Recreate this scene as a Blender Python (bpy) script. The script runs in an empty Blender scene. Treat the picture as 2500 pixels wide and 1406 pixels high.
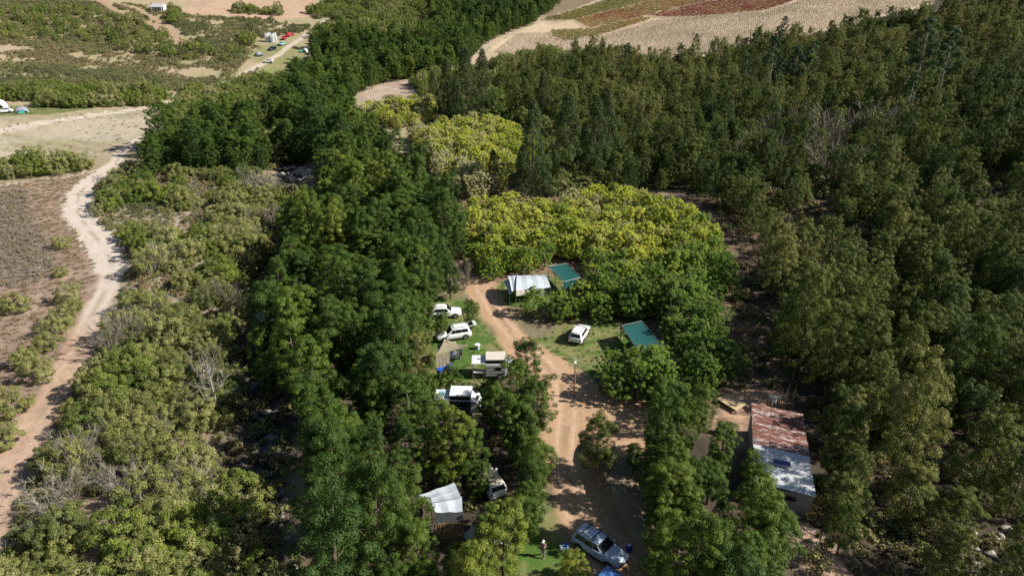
import bpy, bmesh, math, random
import numpy as np
from mathutils import Vector, Matrix

# ------------------------------------------------------------------ camera, sky, sun, exposure
S = bpy.context.scene
COL = S.collection
CAM_H, PITCH, FPX = 43.0, math.radians(24.7), 1667.0
cd = bpy.data.cameras.new("camera"); cam = bpy.data.objects.new("camera", cd); COL.objects.link(cam)
cam.location = (0, 0, CAM_H); cam.rotation_euler = (math.pi/2 - PITCH, 0, 0)
cd.sensor_width = 36; cd.lens = 24; cd.clip_end = 5000; cd.clip_start = 0.5
S.camera = cam
SUN_EL, SUN_AZ = math.radians(38), math.radians(96)      # azimuth measured clockwise from +Y
wd = bpy.data.worlds.new("World"); S.world = wd; wd.use_nodes = True
nt = wd.node_tree
sky = nt.nodes.new("ShaderNodeTexSky"); sky.sky_type = 'NISHITA'; sky.sun_disc = False
sky.sun_elevation = SUN_EL; sky.sun_rotation = SUN_AZ
nt.links.new(sky.outputs[0], nt.nodes["Background"].inputs[0])
nt.nodes["Background"].inputs[1].default_value = 0.055
ld = bpy.data.lights.new("sun", 'SUN'); ld.energy = 5.0; ld.angle = math.radians(0.5); ld.color = (1.0, 0.945, 0.86)
sun = bpy.data.objects.new("sun", ld); COL.objects.link(sun)
sd = Vector((math.sin(SUN_AZ)*math.cos(SUN_EL), math.cos(SUN_AZ)*math.cos(SUN_EL), math.sin(SUN_EL)))
sun.rotation_euler = sd.to_track_quat('Z', 'Y').to_euler(); sun.location = (80, 0, 120)
vs = S.view_settings
vs.view_transform = 'Standard'; vs.look = 'None'; vs.gamma = 1.0; vs.use_curve_mapping = False; vs.exposure = 0.5
S.render.engine = 'CYCLES'
S.cycles.max_bounces = 5; S.cycles.diffuse_bounces = 3; S.cycles.glossy_bounces = 2; S.cycles.transmission_bounces = 2
S.cycles.use_denoising = False

rng = np.random.default_rng(7)
random.seed(7)
C0, S0 = math.cos(PITCH), math.sin(PITCH)

# ------------------------------------------------------------------ numpy helpers
def vnoise(x, y, seed=0):
    xi = np.floor(x).astype(np.int64); yi = np.floor(y).astype(np.int64)
    fx = x - xi; fy = y - yi
    fx = fx*fx*(3-2*fx); fy = fy*fy*(3-2*fy)
    def h(a, b):
        n = (a*374761393 + b*668265263 + seed*1274126177) & 0xffffffff
        n = ((n ^ (n >> 13))*1274126177) & 0xffffffff
        return ((n ^ (n >> 16)) & 0xffff)/65535.0
    return (h(xi, yi)*(1-fx)+h(xi+1, yi)*fx)*(1-fy) + (h(xi, yi+1)*(1-fx)+h(xi+1, yi+1)*fx)*fy
def fbm(x, y, sc, seed=0, octv=4):
    x = np.asarray(x, float)/sc; y = np.asarray(y, float)/sc
    o = 0; a = 1; t = 0
    for i in range(octv):
        o = o + a*vnoise(x, y, seed+i*17); t += a; a *= .5; x = x*2.03+3.1; y = y*2.03+1.7
    return o/t
def sm(a, b, x):
    t = np.clip((x-a)/(b-a), 0, 1); return t*t*(3-2*t)
def softplus(x, w): return w*np.logaddexp(0, x/w)
def pip(x, y, poly):
    ins = np.zeros(x.shape, bool); n = len(poly)
    for i in range(n):
        x1, y1 = poly[i]; x2, y2 = poly[(i+1) % n]
        if y1 == y2: continue
        c = ((y1 > y) != (y2 > y)) & (x < (x2-x1)*(y-y1)/(y2-y1)+x1)
        ins ^= c
    return ins
def segd(x, y, pts, closed=False):
    d = np.full(x.shape, 1e9); n = len(pts)
    for i in range(n if closed else n-1):
        x1, y1 = pts[i][:2]; x2, y2 = pts[(i+1) % n][:2]
        dx, dy = x2-x1, y2-y1; L = dx*dx+dy*dy+1e-9
        t = np.clip(((x-x1)*dx+(y-y1)*dy)/L, 0, 1)
        d = np.minimum(d, np.hypot(x-x1-t*dx, y-y1-t*dy))
    return d
def sdist(x, y, poly):      # positive inside
    d = segd(x, y, poly, True); return np.where(pip(x, y, poly), d, -d)

# ------------------------------------------------------------------ terrain
RIVER = [(-20, 33), (-24, 48), (-27, 62), (-30, 72), (-36, 86), (-42, 105), (-47, 125), (-50, 150), (-60, 185), (-72, 230)]
BANK = [(12, 30), (10.1, 40), (8.9, 43.5), (7.6, 48.5), (6.8, 53), (7.4, 58.5)]
def H(x, y):
    x = np.asarray(x, float); y = np.asarray(y, float)
    g = 0.15*softplus(y-300, 16)
    g = g + 0.135*softplus(x-42, 12)*sm(20, 120, y)
    g = g + 0.07*softplus(-x-105, 12)
    g = g + (fbm(x, y, 45, 3, 3)-.5)*2.4*sm(90, 220, y) + (fbm(x, y, 9, 5, 3)-.5)*.35
    d = segd(x, y, RIVER)
    g = g - 1.6*np.exp(-(d/4.2)**2)*(1-sm(170, 230, y))
    # cut bank on the right side of the camp road
    bx = np.interp(y, [p[1] for p in BANK], [p[0] for p in BANK])
    k = sm(0, 1.1, x-bx)*(1-sm(54, 58.5, y))*(1-sm(12, 22, x-bx))
    g = g + 1.5*k
    return g
def proj(x, y, z):
    zc = y*C0 + (CAM_H-z)*S0; vu = y*S0 + (z-CAM_H)*C0
    return 1250+FPX*x/zc, 703-FPX*vu/zc, zc
def hit(px, py, dz=0.0):
    """ground point (x, y) seen at a pixel of the 2500 px photograph, for a surface dz above the ground"""
    a = (px-1250)/FPX; b = (703-py)/FPX
    dx, dy, dzv = a, C0+b*S0, -S0+b*C0
    t = np.concatenate([np.arange(20, 200, .5), np.arange(200, 900, 1.5)])
    gz = CAM_H+dzv*t - (H(dx*t, dy*t)+dz)
    i = np.argmax(gz < 0)
    if gz[i] >= 0: i = len(t)-1
    if i == 0: return dx*t[0], dy*t[0]
    f = gz[i-1]/(gz[i-1]-gz[i]+1e-9); tt = t[i-1]+(t[i]-t[i-1])*f
    return dx*tt, dy*tt
def W(poly, dz=0.0): return [hit(p[0], p[1], dz) for p in poly]
def gz(x, y): return float(H(np.array([x]), np.array([y]))[0])
def at(px, py, dz=0.0):
    x, y = hit(px, py, dz); return Vector((x, y, gz(x, y)))

# ------------------------------------------------------------------ materials
def new_mat(name):
    m = bpy.data.materials.new(name); m.use_nodes = True
    return m, m.node_tree, m.node_tree.nodes["Principled BSDF"]
def plain(name, col, rough=.6, metal=0.0, var=.12, scale=3.0, spec=.4, bump=0.0, coat=0.0):
    m, t, p = new_mat(name)
    n = t.nodes.new("ShaderNodeTexNoise"); n.inputs["Scale"].default_value = scale; n.inputs["Detail"].default_value = 6
    tc = t.nodes.new("ShaderNodeTexCoord"); t.links.new(tc.outputs["Object"], n.inputs["Vector"])
    r = t.nodes.new("ShaderNodeValToRGB")
    a = [c*(1-var) for c in col]; b = [min(1, c*(1+var)) for c in col]
    r.color_ramp.elements[0].position = .3; r.color_ramp.elements[1].position = .7
    r.color_ramp.elements[0].color = (*a, 1); r.color_ramp.elements[1].color = (*b, 1)
    t.links.new(n.outputs["Fac"], r.inputs[0]); t.links.new(r.outputs[0], p.inputs["Base Color"])
    p.inputs["Roughness"].default_value = rough; p.inputs["Metallic"].default_value = metal
    p.inputs["Specular IOR Level"].default_value = spec; p.inputs["Coat Weight"].default_value = coat
    if bump:
        bn = t.nodes.new("ShaderNodeBump"); bn.inputs["Strength"].default_value = bump; bn.inputs["Distance"].default_value = .05
        t.links.new(n.outputs["Fac"], bn.inputs["Height"]); t.links.new(bn.outputs[0], p.inputs["Normal"])
    return m
def leaf_mat(name, ramp, transl=.25, spread=.45, rough=.6):
    """ramp: colours along the instance's own 'tone'; every leaf also differs through its 'tint'"""
    m, t, p = new_mat(name); L = t.links.new
    at_ = t.nodes.new("ShaderNodeAttribute"); at_.attribute_type = 'INSTANCER'; at_.attribute_name = "tone"
    r = t.nodes.new("ShaderNodeValToRGB"); e = r.color_ramp.elements
    for i, (pos, c) in enumerate(ramp):
        el = e[i] if i < 2 else e.new(pos)
        el.position = pos; el.color = (*c, 1)
    L(at_.outputs["Fac"], r.inputs[0])
    ti = t.nodes.new("ShaderNodeAttribute"); ti.attribute_name = "tint"
    mr = t.nodes.new("ShaderNodeMapRange"); mr.inputs[3].default_value = 1-spread; mr.inputs[4].default_value = 1+spread
    L(ti.outputs["Fac"], mr.inputs[0])
    mx = t.nodes.new("ShaderNodeVectorMath"); mx.operation = 'SCALE'
    L(r.outputs[0], mx.inputs[0]); L(mr.outputs[0], mx.inputs["Scale"])
    hs = t.nodes.new("ShaderNodeHueSaturation")
    mh = t.nodes.new("ShaderNodeMapRange"); mh.inputs[3].default_value = .515; mh.inputs[4].default_value = .485
    L(ti.outputs["Fac"], mh.inputs[0]); L(mh.outputs[0], hs.inputs["Hue"]); L(mx.outputs[0], hs.inputs["Color"])
    L(hs.outputs[0], p.inputs["Base Color"]); p.inputs["Roughness"].default_value = rough
    p.inputs["Specular IOR Level"].default_value = .25
    tr = t.nodes.new("ShaderNodeBsdfTranslucent"); L(hs.outputs[0], tr.inputs[0])
    ms = t.nodes.new("ShaderNodeMixShader"); ms.inputs[0].default_value = transl
    L(p.outputs[0], ms.inputs[1]); L(tr.outputs[0], ms.inputs[2]); L(ms.outputs[0], t.nodes["Material Output"].inputs[0])
    return m

M = {}
M['bark'] = plain("bark", (.11, .08, .06), .9, scale=6, var=.35)
M['palebark'] = plain("pale_bark", (.30, .26, .22), .9, scale=6, var=.3)
M['twig'] = leaf_mat("dry_twigs", [(0, (.20, .165, .13)), (1, (.36, .33, .28))], 0.0)
M['wattle'] = leaf_mat("wattle_leaf", [(0, (.050, .098, .018)), (.6, (.118, .18, .026)), (1, (.22, .26, .04))], .3)
M['hill'] = leaf_mat("hillside_leaf", [(0, (.045, .082, .017)), (.5, (.118, .155, .028)), (1, (.235, .235, .065))], .32)
M['orchard'] = leaf_mat("orchard_leaf", [(0, (.10, .18, .028)), (.35, (.21, .33, .045)), (.7, (.56, .59, .075)), (1, (.50, .48, .25))], .36, .35)
M['casu'] = leaf_mat("casuarina_needles", [(0, (.055, .085, .025)), (1, (.105, .14, .035))], .2)
M['pine'] = leaf_mat("pine_needles", [(0, (.022, .06, .022)), (1, (.05, .10, .032))], .15)
M['olive'] = leaf_mat("olive_shrub_leaf", [(0, (.14, .17, .05)), (.5, (.27, .285, .085)), (1, (.38, .36, .19))], .3)
M['bright'] = leaf_mat("bright_shrub_leaf", [(0, (.11, .165, .035)), (.6, (.23, .29, .05)), (1, (.35, .37, .05))], .3)
M['fynbos'] = leaf_mat("heath_leaf", [(0, (.11, .14, .04)), (.4, (.23, .235, .075)), (.7, (.28, .20, .085)), (1, (.30, .26, .19))], .2)
M['vine'] = leaf_mat("vine_leaf", [(0, (.19, .23, .05)), (.33, (.38, .33, .08)), (.66, (.44, .24, .10)), (1, (.32, .075, .06))], .25)
M['grass'] = leaf_mat("dry_grass", [(0, (.10, .16, .03)), (1, (.30, .25, .13))], .25)

# ------------------------------------------------------------------ object helpers
def prop(o, label=None, cat=None, group=None, kind=None):
    if label: o["label"] = label
    if cat: o["category"] = cat
    if group: o["group"] = group
    if kind: o["kind"] = kind
    return o
def empty(name, loc, rz=0.0, label=None, cat=None, group=None):
    o = bpy.data.objects.new(name, None); COL.objects.link(o); o.location = loc; o.rotation_euler = (0, 0, rz)
    o.empty_display_size = .3
    return prop(o, label, cat, group)
def link(name, me, parent=None, loc=(0, 0, 0), rot=(0, 0, 0)):
    o = bpy.data.objects.new(name, me); COL.objects.link(o); o.location = loc; o.rotation_euler = rot
    if parent: o.parent = parent
    return o
def np_mesh(name, v, f, mats, fm=None, attrs=None, smooth=False):
    """v (n,3), f (m,k) all faces k-gons"""
    me = bpy.data.meshes.new(name); v = np.asarray(v, np.float32); f = np.asarray(f, np.int32); k = f.shape[1]
    me.vertices.add(len(v)); me.vertices.foreach_set("co", v.ravel())
    me.loops.add(f.size); me.loops.foreach_set("vertex_index", f.ravel())
    me.polygons.add(len(f)); me.polygons.foreach_set("loop_start", np.arange(0, f.size, k, dtype=np.int32))
    me.polygons.foreach_set("loop_total", np.full(len(f), k, np.int32))
    for m in mats: me.materials.append(m)
    if fm is not None: me.polygons.foreach_set("material_index", np.asarray(fm, np.int32))
    me.polygons.foreach_set("use_smooth", np.full(len(f), smooth))
    me.update(calc_edges=True)
    for nme, (dom, typ, arr) in (attrs or {}).items():
        a = me.attributes.new(nme, typ, dom)
        a.data.foreach_set("color" if typ == 'FLOAT_COLOR' else ("vector" if typ == 'FLOAT_VECTOR' else "value"), np.asarray(arr).ravel())
    return me
class MB:
    """collects pieces of ONE part"""
    def __init__(s): s.v = []; s.f = []; s.m = []
    def add(s, vs_, fs, mi=0):
        o = len(s.v); s.v += [tuple(p) for p in vs_]; s.f += [tuple(i+o for i in q) for q in fs]; s.m += [mi]*len(fs); return s
    def box(s, c, d, rz=0, mi=0, tilt=None):
        hx, hy, hz = d[0]/2, d[1]/2, d[2]/2
        P = [Vector((x, y, z)) for z in (-hz, hz) for x, y in ((-hx, -hy), (hx, -hy), (hx, hy), (-hx, hy))]
        R = Matrix.Rotation(rz, 3, 'Z')
        if tilt: R = R @ Matrix.Rotation(tilt[0], 3, 'X') @ Matrix.Rotation(tilt[1], 3, 'Y')
        P = [R @ p + Vector(c) for p in P]
        return s.add(P, [(3, 2, 1, 0), (4, 5, 6, 7), (0, 1, 5, 4), (1, 2, 6, 5), (2, 3, 7, 6), (3, 0, 4, 7)], mi)
    def tube(s, pts, rad, n=6, mi=0, cap=True):
        pts = [Vector(p) for p in pts]; rad = rad if hasattr(rad, '__len__') else [rad]*len(pts); vs_ = []
        for i, p in enumerate(pts):
            d = (pts[min(i+1, len(pts)-1)]-pts[max(i-1, 0)]).normalized()
            a = d.cross(Vector((0, 0, 1)) if abs(d.z) < .9 else Vector((1, 0, 0))).normalized(); b = d.cross(a)
            for k in range(n):
                t = 2*math.pi*k/n; vs_.append(p+(a*math.cos(t)+b*math.sin(t))*rad[i])
        fs = [(i*n+k, i*n+(k+1) % n, (i+1)*n+(k+1) % n, (i+1)*n+k) for i in range(len(pts)-1) for k in range(n)]
        if cap: fs += [tuple(range(n))[::-1], tuple((len(pts)-1)*n+k for k in range(n))]
        return s.add(vs_, fs, mi)
    def grid(s, fn, nu, nv, mi=0, thick=0.0):
        vs_ = [fn(i/nu, j/nv) for j in range(nv+1) for i in range(nu+1)]
        fs = [(j*(nu+1)+i, j*(nu+1)+i+1, (j+1)*(nu+1)+i+1, (j+1)*(nu+1)+i) for j in range(nv) for i in range(nu)]
        if thick:
            o = len(vs_); vs_ = vs_+[(p[0], p[1], p[2]-thick) for p in vs_]
            b = [tuple(i+o for i in q[::-1]) for q in fs]
            ring = [i for i in range(nu+1)] + [j*(nu+1)+nu for j in range(1, nv+1)] + [nv*(nu+1)+i for i in range(nu-1, -1, -1)] + [j*(nu+1) for j in range(nv-1, 0, -1)]
            e = [(ring[k], ring[k]+o, ring[(k+1) % len(ring)]+o, ring[(k+1) % len(ring)]) for k in range(len(ring))]
            fs = fs+b+e
        return s.add(vs_, fs, mi)
    def mesh(s, name, mats, smooth=False):
        me = bpy.data.meshes.new(name); me.from_pydata(s.v, [], s.f)
        for m in (mats if isinstance(mats, (list, tuple)) else [mats]): me.materials.append(m)
        me.polygons.foreach_set("material_index", s.m)
        if smooth: me.polygons.foreach_set("use_smooth", [True]*len(s.f))
        me.update(); return me
    def build(s, name, mats, parent=None, loc=(0, 0, 0), smooth=False, rot=(0, 0, 0)):
        return link(name, s.mesh(name, mats, smooth), parent, loc, rot)

# ------------------------------------------------------------------ zones of the ground (corners as seen in the photograph, put on the terrain)
Z = {}
Z['camp_road'] = W([(1130, 615), (1165, 612), (1190, 650), (1210, 690), (1235, 740), (1250, 780), (1300, 830), (1350, 865), (1400, 895), (1450, 935), (1520, 950), (1600, 990), (1590, 1070), (1570, 1110), (1500, 1120), (1425, 1095), (1440, 1140), (1465, 1200), (1495, 1270), (1540, 1350), (1575, 1406), (1640, 1550), (1500, 1600), (1440, 1406), (1390, 1330), (1360, 1250), (1345, 1160), (1310, 1100), (1320, 1040), (1325, 990), (1320, 950), (1280, 910), (1235, 860), (1215, 820), (1180, 780), (1150, 730), (1130, 690)])
Z['lawn_left'] = W([(1060, 735), (1110, 720), (1150, 735), (1180, 785), (1215, 830), (1235, 870), (1250, 920), (1150, 940), (1060, 1010), (1010, 960), (1040, 870)])
Z['lawn_low'] = W([(1270, 1200), (1330, 1170), (1360, 1260), (1390, 1340), (1430, 1406), (1440, 1500), (1250, 1500), (1240, 1350)])
Z['lawn_right'] = W([(1300, 830), (1350, 805), (1400, 790), (1510, 780), (1580, 780), (1600, 840), (1500, 900), (1450, 930), (1400, 895), (1350, 865)])
Z['lawn_shelter'] = W([(1185, 695), (1330, 670), (1400, 690), (1400, 745), (1290, 755), (1235, 745), (1215, 725)])
Z['field'] = W([(-50, 292), (100, 282), (300, 262), (415, 250), (400, 300), (330, 345), (280, 385), (130, 388), (60, 398), (-50, 402)])
Z['lawn_far'] = W([(-60, 262), (120, 258), (230, 264), (120, 280), (-60, 288)])
Z['meadow'] = W([(-60, 450), (100, 440), (250, 412), (200, 450), (170, 490), (185, 540), (250, 610), (265, 680), (215, 760), (170, 850), (110, 950), (40, 1060), (-60, 1150)])
Z['heath'] = W([(-60, 468), (60, 462), (75, 540), (130, 600), (130, 660), (60, 705), (-60, 700)])
Z['bare_top'] = W([(470, 0), (560, -20), (760, -20), (790, 40), (700, 45), (560, 45), (480, 40), (430, 30)])
Z['clearing'] = W([(870, 240), (900, 215), (960, 200), (1010, 190), (1015, 215), (1040, 235), (960, 240), (890, 250)])
Z['vineyard'] = W([(1320, 52), (1400, 25), (1500, -5), (1600, -40), (2300, -40), (2270, 15), (2000, 80), (1750, 140), (1600, 150), (1480, 140), (1200, 135), (1170, 150), (1200, 110), (1260, 80)])
Z['stream'] = None
Z['far_camp'] = W([(620, 125), (650, 110), (720, 105), (760, 140), (770, 160), (620, 190), (640, 155), (600, 140)])
TRACK = [hit(*p) for p in [(800, 48), (775, 68), (735, 95), (700, 118), (670, 140), (640, 157), (590, 182), (565, 205), (500, 235), (425, 250), (408, 265), (395, 300), (370, 325), (330, 345), (292, 375), (283, 405), (225, 440), (190, 475), (190, 520), (220, 565), (258, 610), (275, 650), (262, 700), (235, 750), (210, 800), (190, 860), (160, 920), (115, 980), (80, 1040), (45, 1100), (5, 1150), (-20, 1250), (-60, 1350)]]
TRACK2 = [hit(*p) for p in [(415, 252), (330, 268), (200, 285), (80, 305), (0, 320), (-90, 340)]]
TRACK3 = [hit(*p) for p in [(283, 410), (160, 430), (60, 445), (-60, 455)]]
TRACK4 = [hit(*p) for p in [(1148, 162), (1165, 135), (1190, 110), (1230, 88), (1280, 65), (1315, 52), (1380, 30), (1450, 5), (1520, -20)]]
TRACK5 = [hit(*p) for p in [(220, -10), (290, 30), (370, 60), (420, 85), (470, 110)]]
TRACK6 = [hit(*p) for p in [(560, 200), (568, 220), (570, 245)]]
TRACK7 = [hit(*p) for p in [(235, 1240), (270, 1290), (230, 1370), (250, 1420)]]
TRACK8 = [hit(*p) for p in [(1960, 1300), (1990, 1360), (2040, 1440)]]
TRACK9 = [hit(*p) for p in [(240, 0), (330, 20), (430, 75), (440, 110)]]
SHEDYARD = W([(1740, 960), (1800, 955), (1930, 960), (1900, 1010), (1840, 1010), (1840, 1100), (1770, 1100), (1735, 1010)])

WPX = [[(820, 1470), (785, 1400), (755, 1300), (755, 1200), (765, 1100), (755, 1000), (725, 930), (620, 880), (600, 820), (640, 750), (690, 690), (670, 640), (700, 590), (710, 520), (745, 485), (775, 450), (785, 400), (740, 375), (690, 370), (665, 330), (660, 270), (700, 210), (740, 170), (770, 130), (780, 90), (850, 80), (1000, 100), (1060, 60), (1040, -50), (1420, -50), (1370, -5), (1320, 30), (1310, 42), (1240, 65), (1180, 92), (1145, 130), (1100, 150), (1060, 175), (1000, 170), (930, 185), (870, 205), (840, 240), (855, 285), (915, 330), (970, 378), (1035, 430), (1095, 490), (1118, 540), (1122, 600), (1108, 660), (1098, 690), (1050, 735), (1030, 800), (1030, 870), (1010, 930), (1040, 960), (1020, 1020), (1060, 1045), (1180, 1040), (1185, 960), (1200, 925), (1260, 890), (1290, 930), (1315, 1000), (1290, 1080), (1320, 1150), (1310, 1220), (1250, 1290), (1230, 1470)],
       [(345, 375), (370, 330), (430, 310), (490, 285), (560, 275), (630, 300), (650, 370), (630, 400), (560, 390), (430, 385), (370, 400)],
       [(1620, 1020), (1730, 1000), (1790, 1080), (1820, 1150), (1840, 1200), (1920, 1240), (1940, 1300), (1880, 1470), (1700, 1470), (1670, 1300), (1630, 1200), (1590, 1140), (1600, 1090)]]

def zone_cols(x, y):
    """base colour and zone id of the soil, from what grows or is driven on there, some zones darkened for shade"""
    n1 = fbm(x, y, 3.0, 11); n2 = fbm(x, y, 14, 21); n3 = fbm(x, y, .9, 31, 3); nw = (fbm(x, y, 2.2, 41, 4)-.5)
    one = np.ones_like(x)
    def mixc(c, col, w, col2=None, wn=None):
        col = np.array(col)[None, :]*one[:, None]
        if col2 is not None: col = col*(1-wn[:, None])+np.array(col2)[None, :]*wn[:, None]
        w = w[:, None]; return c*(1-w)+col*w
    c = np.array((.23, .18, .12))[None, :]*one[:, None]
    c = mixc(c, (.20, .17, .10), sm(.45, .6, n2))
    zid = np.zeros(len(x), int)
    far = sm(120, 190, y)
    c = mixc(c, (.33, .29, .165), far*(x < 20)*.95, (.40, .32, .21), sm(.5, .62, n2))
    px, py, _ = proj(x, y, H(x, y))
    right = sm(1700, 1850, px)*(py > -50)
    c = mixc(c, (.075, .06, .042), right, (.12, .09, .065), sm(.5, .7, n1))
    def zone(k, col, col2, soft=.6, wob=1.2, zi=0, nn=n1, a=.4, b=.65, strength=1.0):
        nonlocal c, zid
        d = sdist(x, y, Z[k] if isinstance(k, str) else k)+nw*wob*2
        w = sm(-soft, soft, d)*strength
        c = mixc(c, col, w, col2, sm(a, b, nn))
        if zi: zid = np.where(w > .5, zi, zid)
    def track(pts, width, col, col2, zi, wob=.7, strength=1.0):
        nonlocal c, zid
        d = width/2 - segd(x, y, pts)+nw*wob*1.6
        w = sm(-.45, .45, d)*strength
        c = mixc(c, col, w, col2, sm(.35, .7, n3*.5+n1*.5))
        zid = np.where(w > .5, zi, zid)
    orch = W([(1110, 480), (1480, 440), (1800, 560), (1830, 800), (1800, 1000), (1600, 1000), (1330, 800), (1130, 640)])
    for wp in WPX[:2]+WPX[-1:]: zone(W(wp), (.07, .055, .04), (.12, .09, .065), 1.5, 2)  # leaf litter, darkened so the gaps between crowns look shaded
    spz = W([(300, 400), (745, 470), (690, 550), (620, 700), (580, 860), (250, 800), (300, 700), (240, 560), (240, 450)]); zone(spz, (.36, .30, .22), (.27, .235, .17), 2, 3)
    zone(orch, (.25, .165, .11), (.19, .14, .09), 2)
    hollow_shade = W([(1180, 150), (1420, 140), (1560, 300), (1560, 440), (1480, 450), (1220, 480), (1080, 480), (1050, 240), (1180, 230)])
    zone(hollow_shade, (.10, .085, .055), (.15, .12, .085), 2)  # shadowed hollow above the orchard painted as darker soil
    strip_shade = W([(1560, 430), (1700, 450), (1900, 560), (1960, 960), (1740, 960), (1740, 850), (1780, 780), (1800, 640), (1740, 520), (1600, 460)])
    zone(strip_shade, (.085, .065, .048), (.15, .105, .075), 1.5, 2)  # shade of the hillside trees on the strip, put into the soil colour
    zone('bare_top', (.47, .34, .235), (.40, .27, .19), 3, 3)
    zone('field', (.43, .37, .28), (.31, .27, .17), 2.5, 2.5, 0, n3*.4+n2*.6, .40, .6)
    zone('meadow', (.34, .25, .19), (.26, .18, .14), 2, 1.5, 0, n1)
    zone('heath', (.19, .145, .125), (.25, .19, .16), 3, 2)
    zone('clearing', (.45, .36, .28), (.34, .26, .2), 1.5, 1)
    zone('vineyard', (.56, .44, .30), (.47, .38, .25), 1.5, 1.5, 4, n2, .4, .7)
    zone('far_camp', (.27, .25, .13), (.20, .22, .08), 2, 2)
    zone('lawn_far', (.13, .17, .05), (.19, .19, .08), 1.5, 1, 3)
    G1, G2 = (.085, .155, .030), (.19, .19, .075)
    for k in ('lawn_left', 'lawn_right', 'lawn_low', 'lawn_shelter'):
        zone(k, G1, G2, .7, 1.5, 3, n3*.4+n1*.6, .42, .6)
    track(TRACK2, 4.5, (.58, .50, .42), (.48, .41, .33), 2, 2.2)
    track(TRACK3, 2.6, (.42, .33, .26), (.50, .42, .35), 2, 1.2)
    track(TRACK5, 4.0, (.40, .27, .19), (.33, .22, .15), 2, 1.4, .9)
    track(TRACK9, 3.6, (.42, .29, .2), (.33, .22, .15), 2, 1.4, .8)
    track(TRACK6, 1.2, (.5, .43, .35), (.45, .4, .3), 2)
    track(TRACK7, 2.6, (.46, .34, .25), (.36, .26, .19), 2, 1.6)
    track(TRACK8, 4.2, (.40, .28, .21), (.32, .22, .16), 2, 1.6)
    nn = fbm(x, y, 30, 77)
    near = 1-sm(76, 88, y)
    track(TRACK, 3.1, (.56, .48, .41), (.46, .38, .31), 2)
    track(TRACK[15:22], 5.6, (.60, .52, .45), (.50, .43, .36), 2)
    d = segd(x, y, TRACK); w = sm(-.3, .5, 1.9-d+nw)*near
    c = mixc(c, (.47, .33, .235), w, (.40, .27, .19), sm(.4, .65, n1))
    track(TRACK4, 3.0, (.50, .40, .30), (.42, .33, .24), 2)
    zone(SHEDYARD, (.47, .30, .20), (.38, .25, .17), 1.0, 1.4, 2)
    zone('camp_road', (.475, .315, .195), (.40, .26, .155), .45, .7, 1, n3*.5+n1*.5, .35, .7)
    # wheel ruts: slightly paler, compacted strips along the middle of the camp road
    mid = [hit(*p) for p in [(1150, 640), (1180, 710), (1215, 770), (1260, 825), (1320, 880), (1370, 930), (1385, 1010), (1375, 1130), (1400, 1240), (1450, 1330), (1520, 1440)]]
    dm = segd(x, y, mid); rut = np.exp(-((dm-.75)/.28)**2)*(zid == 1)
    c = mixc(c, (.57, .40, .29), rut*.7*sm(.3, .6, n2+.15)); cr_ = np.exp(-((dm)/.35)**2)*(zid == 1)*sm(.45, .6, n1); c = mixc(c, (.26, .19, .12), cr_*.55)
    dl_ = segd(x, y, TRACK); c = mixc(c, (.33, .27, .17), np.exp(-(dl_/.32)**2)*sm(.42, .6, n1)*.75*(zid == 2)); c = mixc(c, (.62, .54, .45), np.exp(-((dl_-.85)/.3)**2)*.4*(zid == 2)*(1-near*.7))
    # river bed: wet soil with the tree belt's shade put into its colour
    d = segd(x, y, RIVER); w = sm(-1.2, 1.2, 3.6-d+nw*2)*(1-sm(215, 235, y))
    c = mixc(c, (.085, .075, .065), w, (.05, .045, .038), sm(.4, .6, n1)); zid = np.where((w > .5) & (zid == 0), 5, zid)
    # plough and wheel lines in the pale field
    f = sdist(x, y, Z['field']) > 0
    c = c*(1+(.10*np.sin((y*.94+x*.35)*1.15+nw*3)*f*sm(.4, .6, n2))[:, None])
    c = c*(.86+.28*n3)[:, None]*(.9+.2*n1)[:, None]
    return np.clip(c, .01, .8), zid

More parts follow.
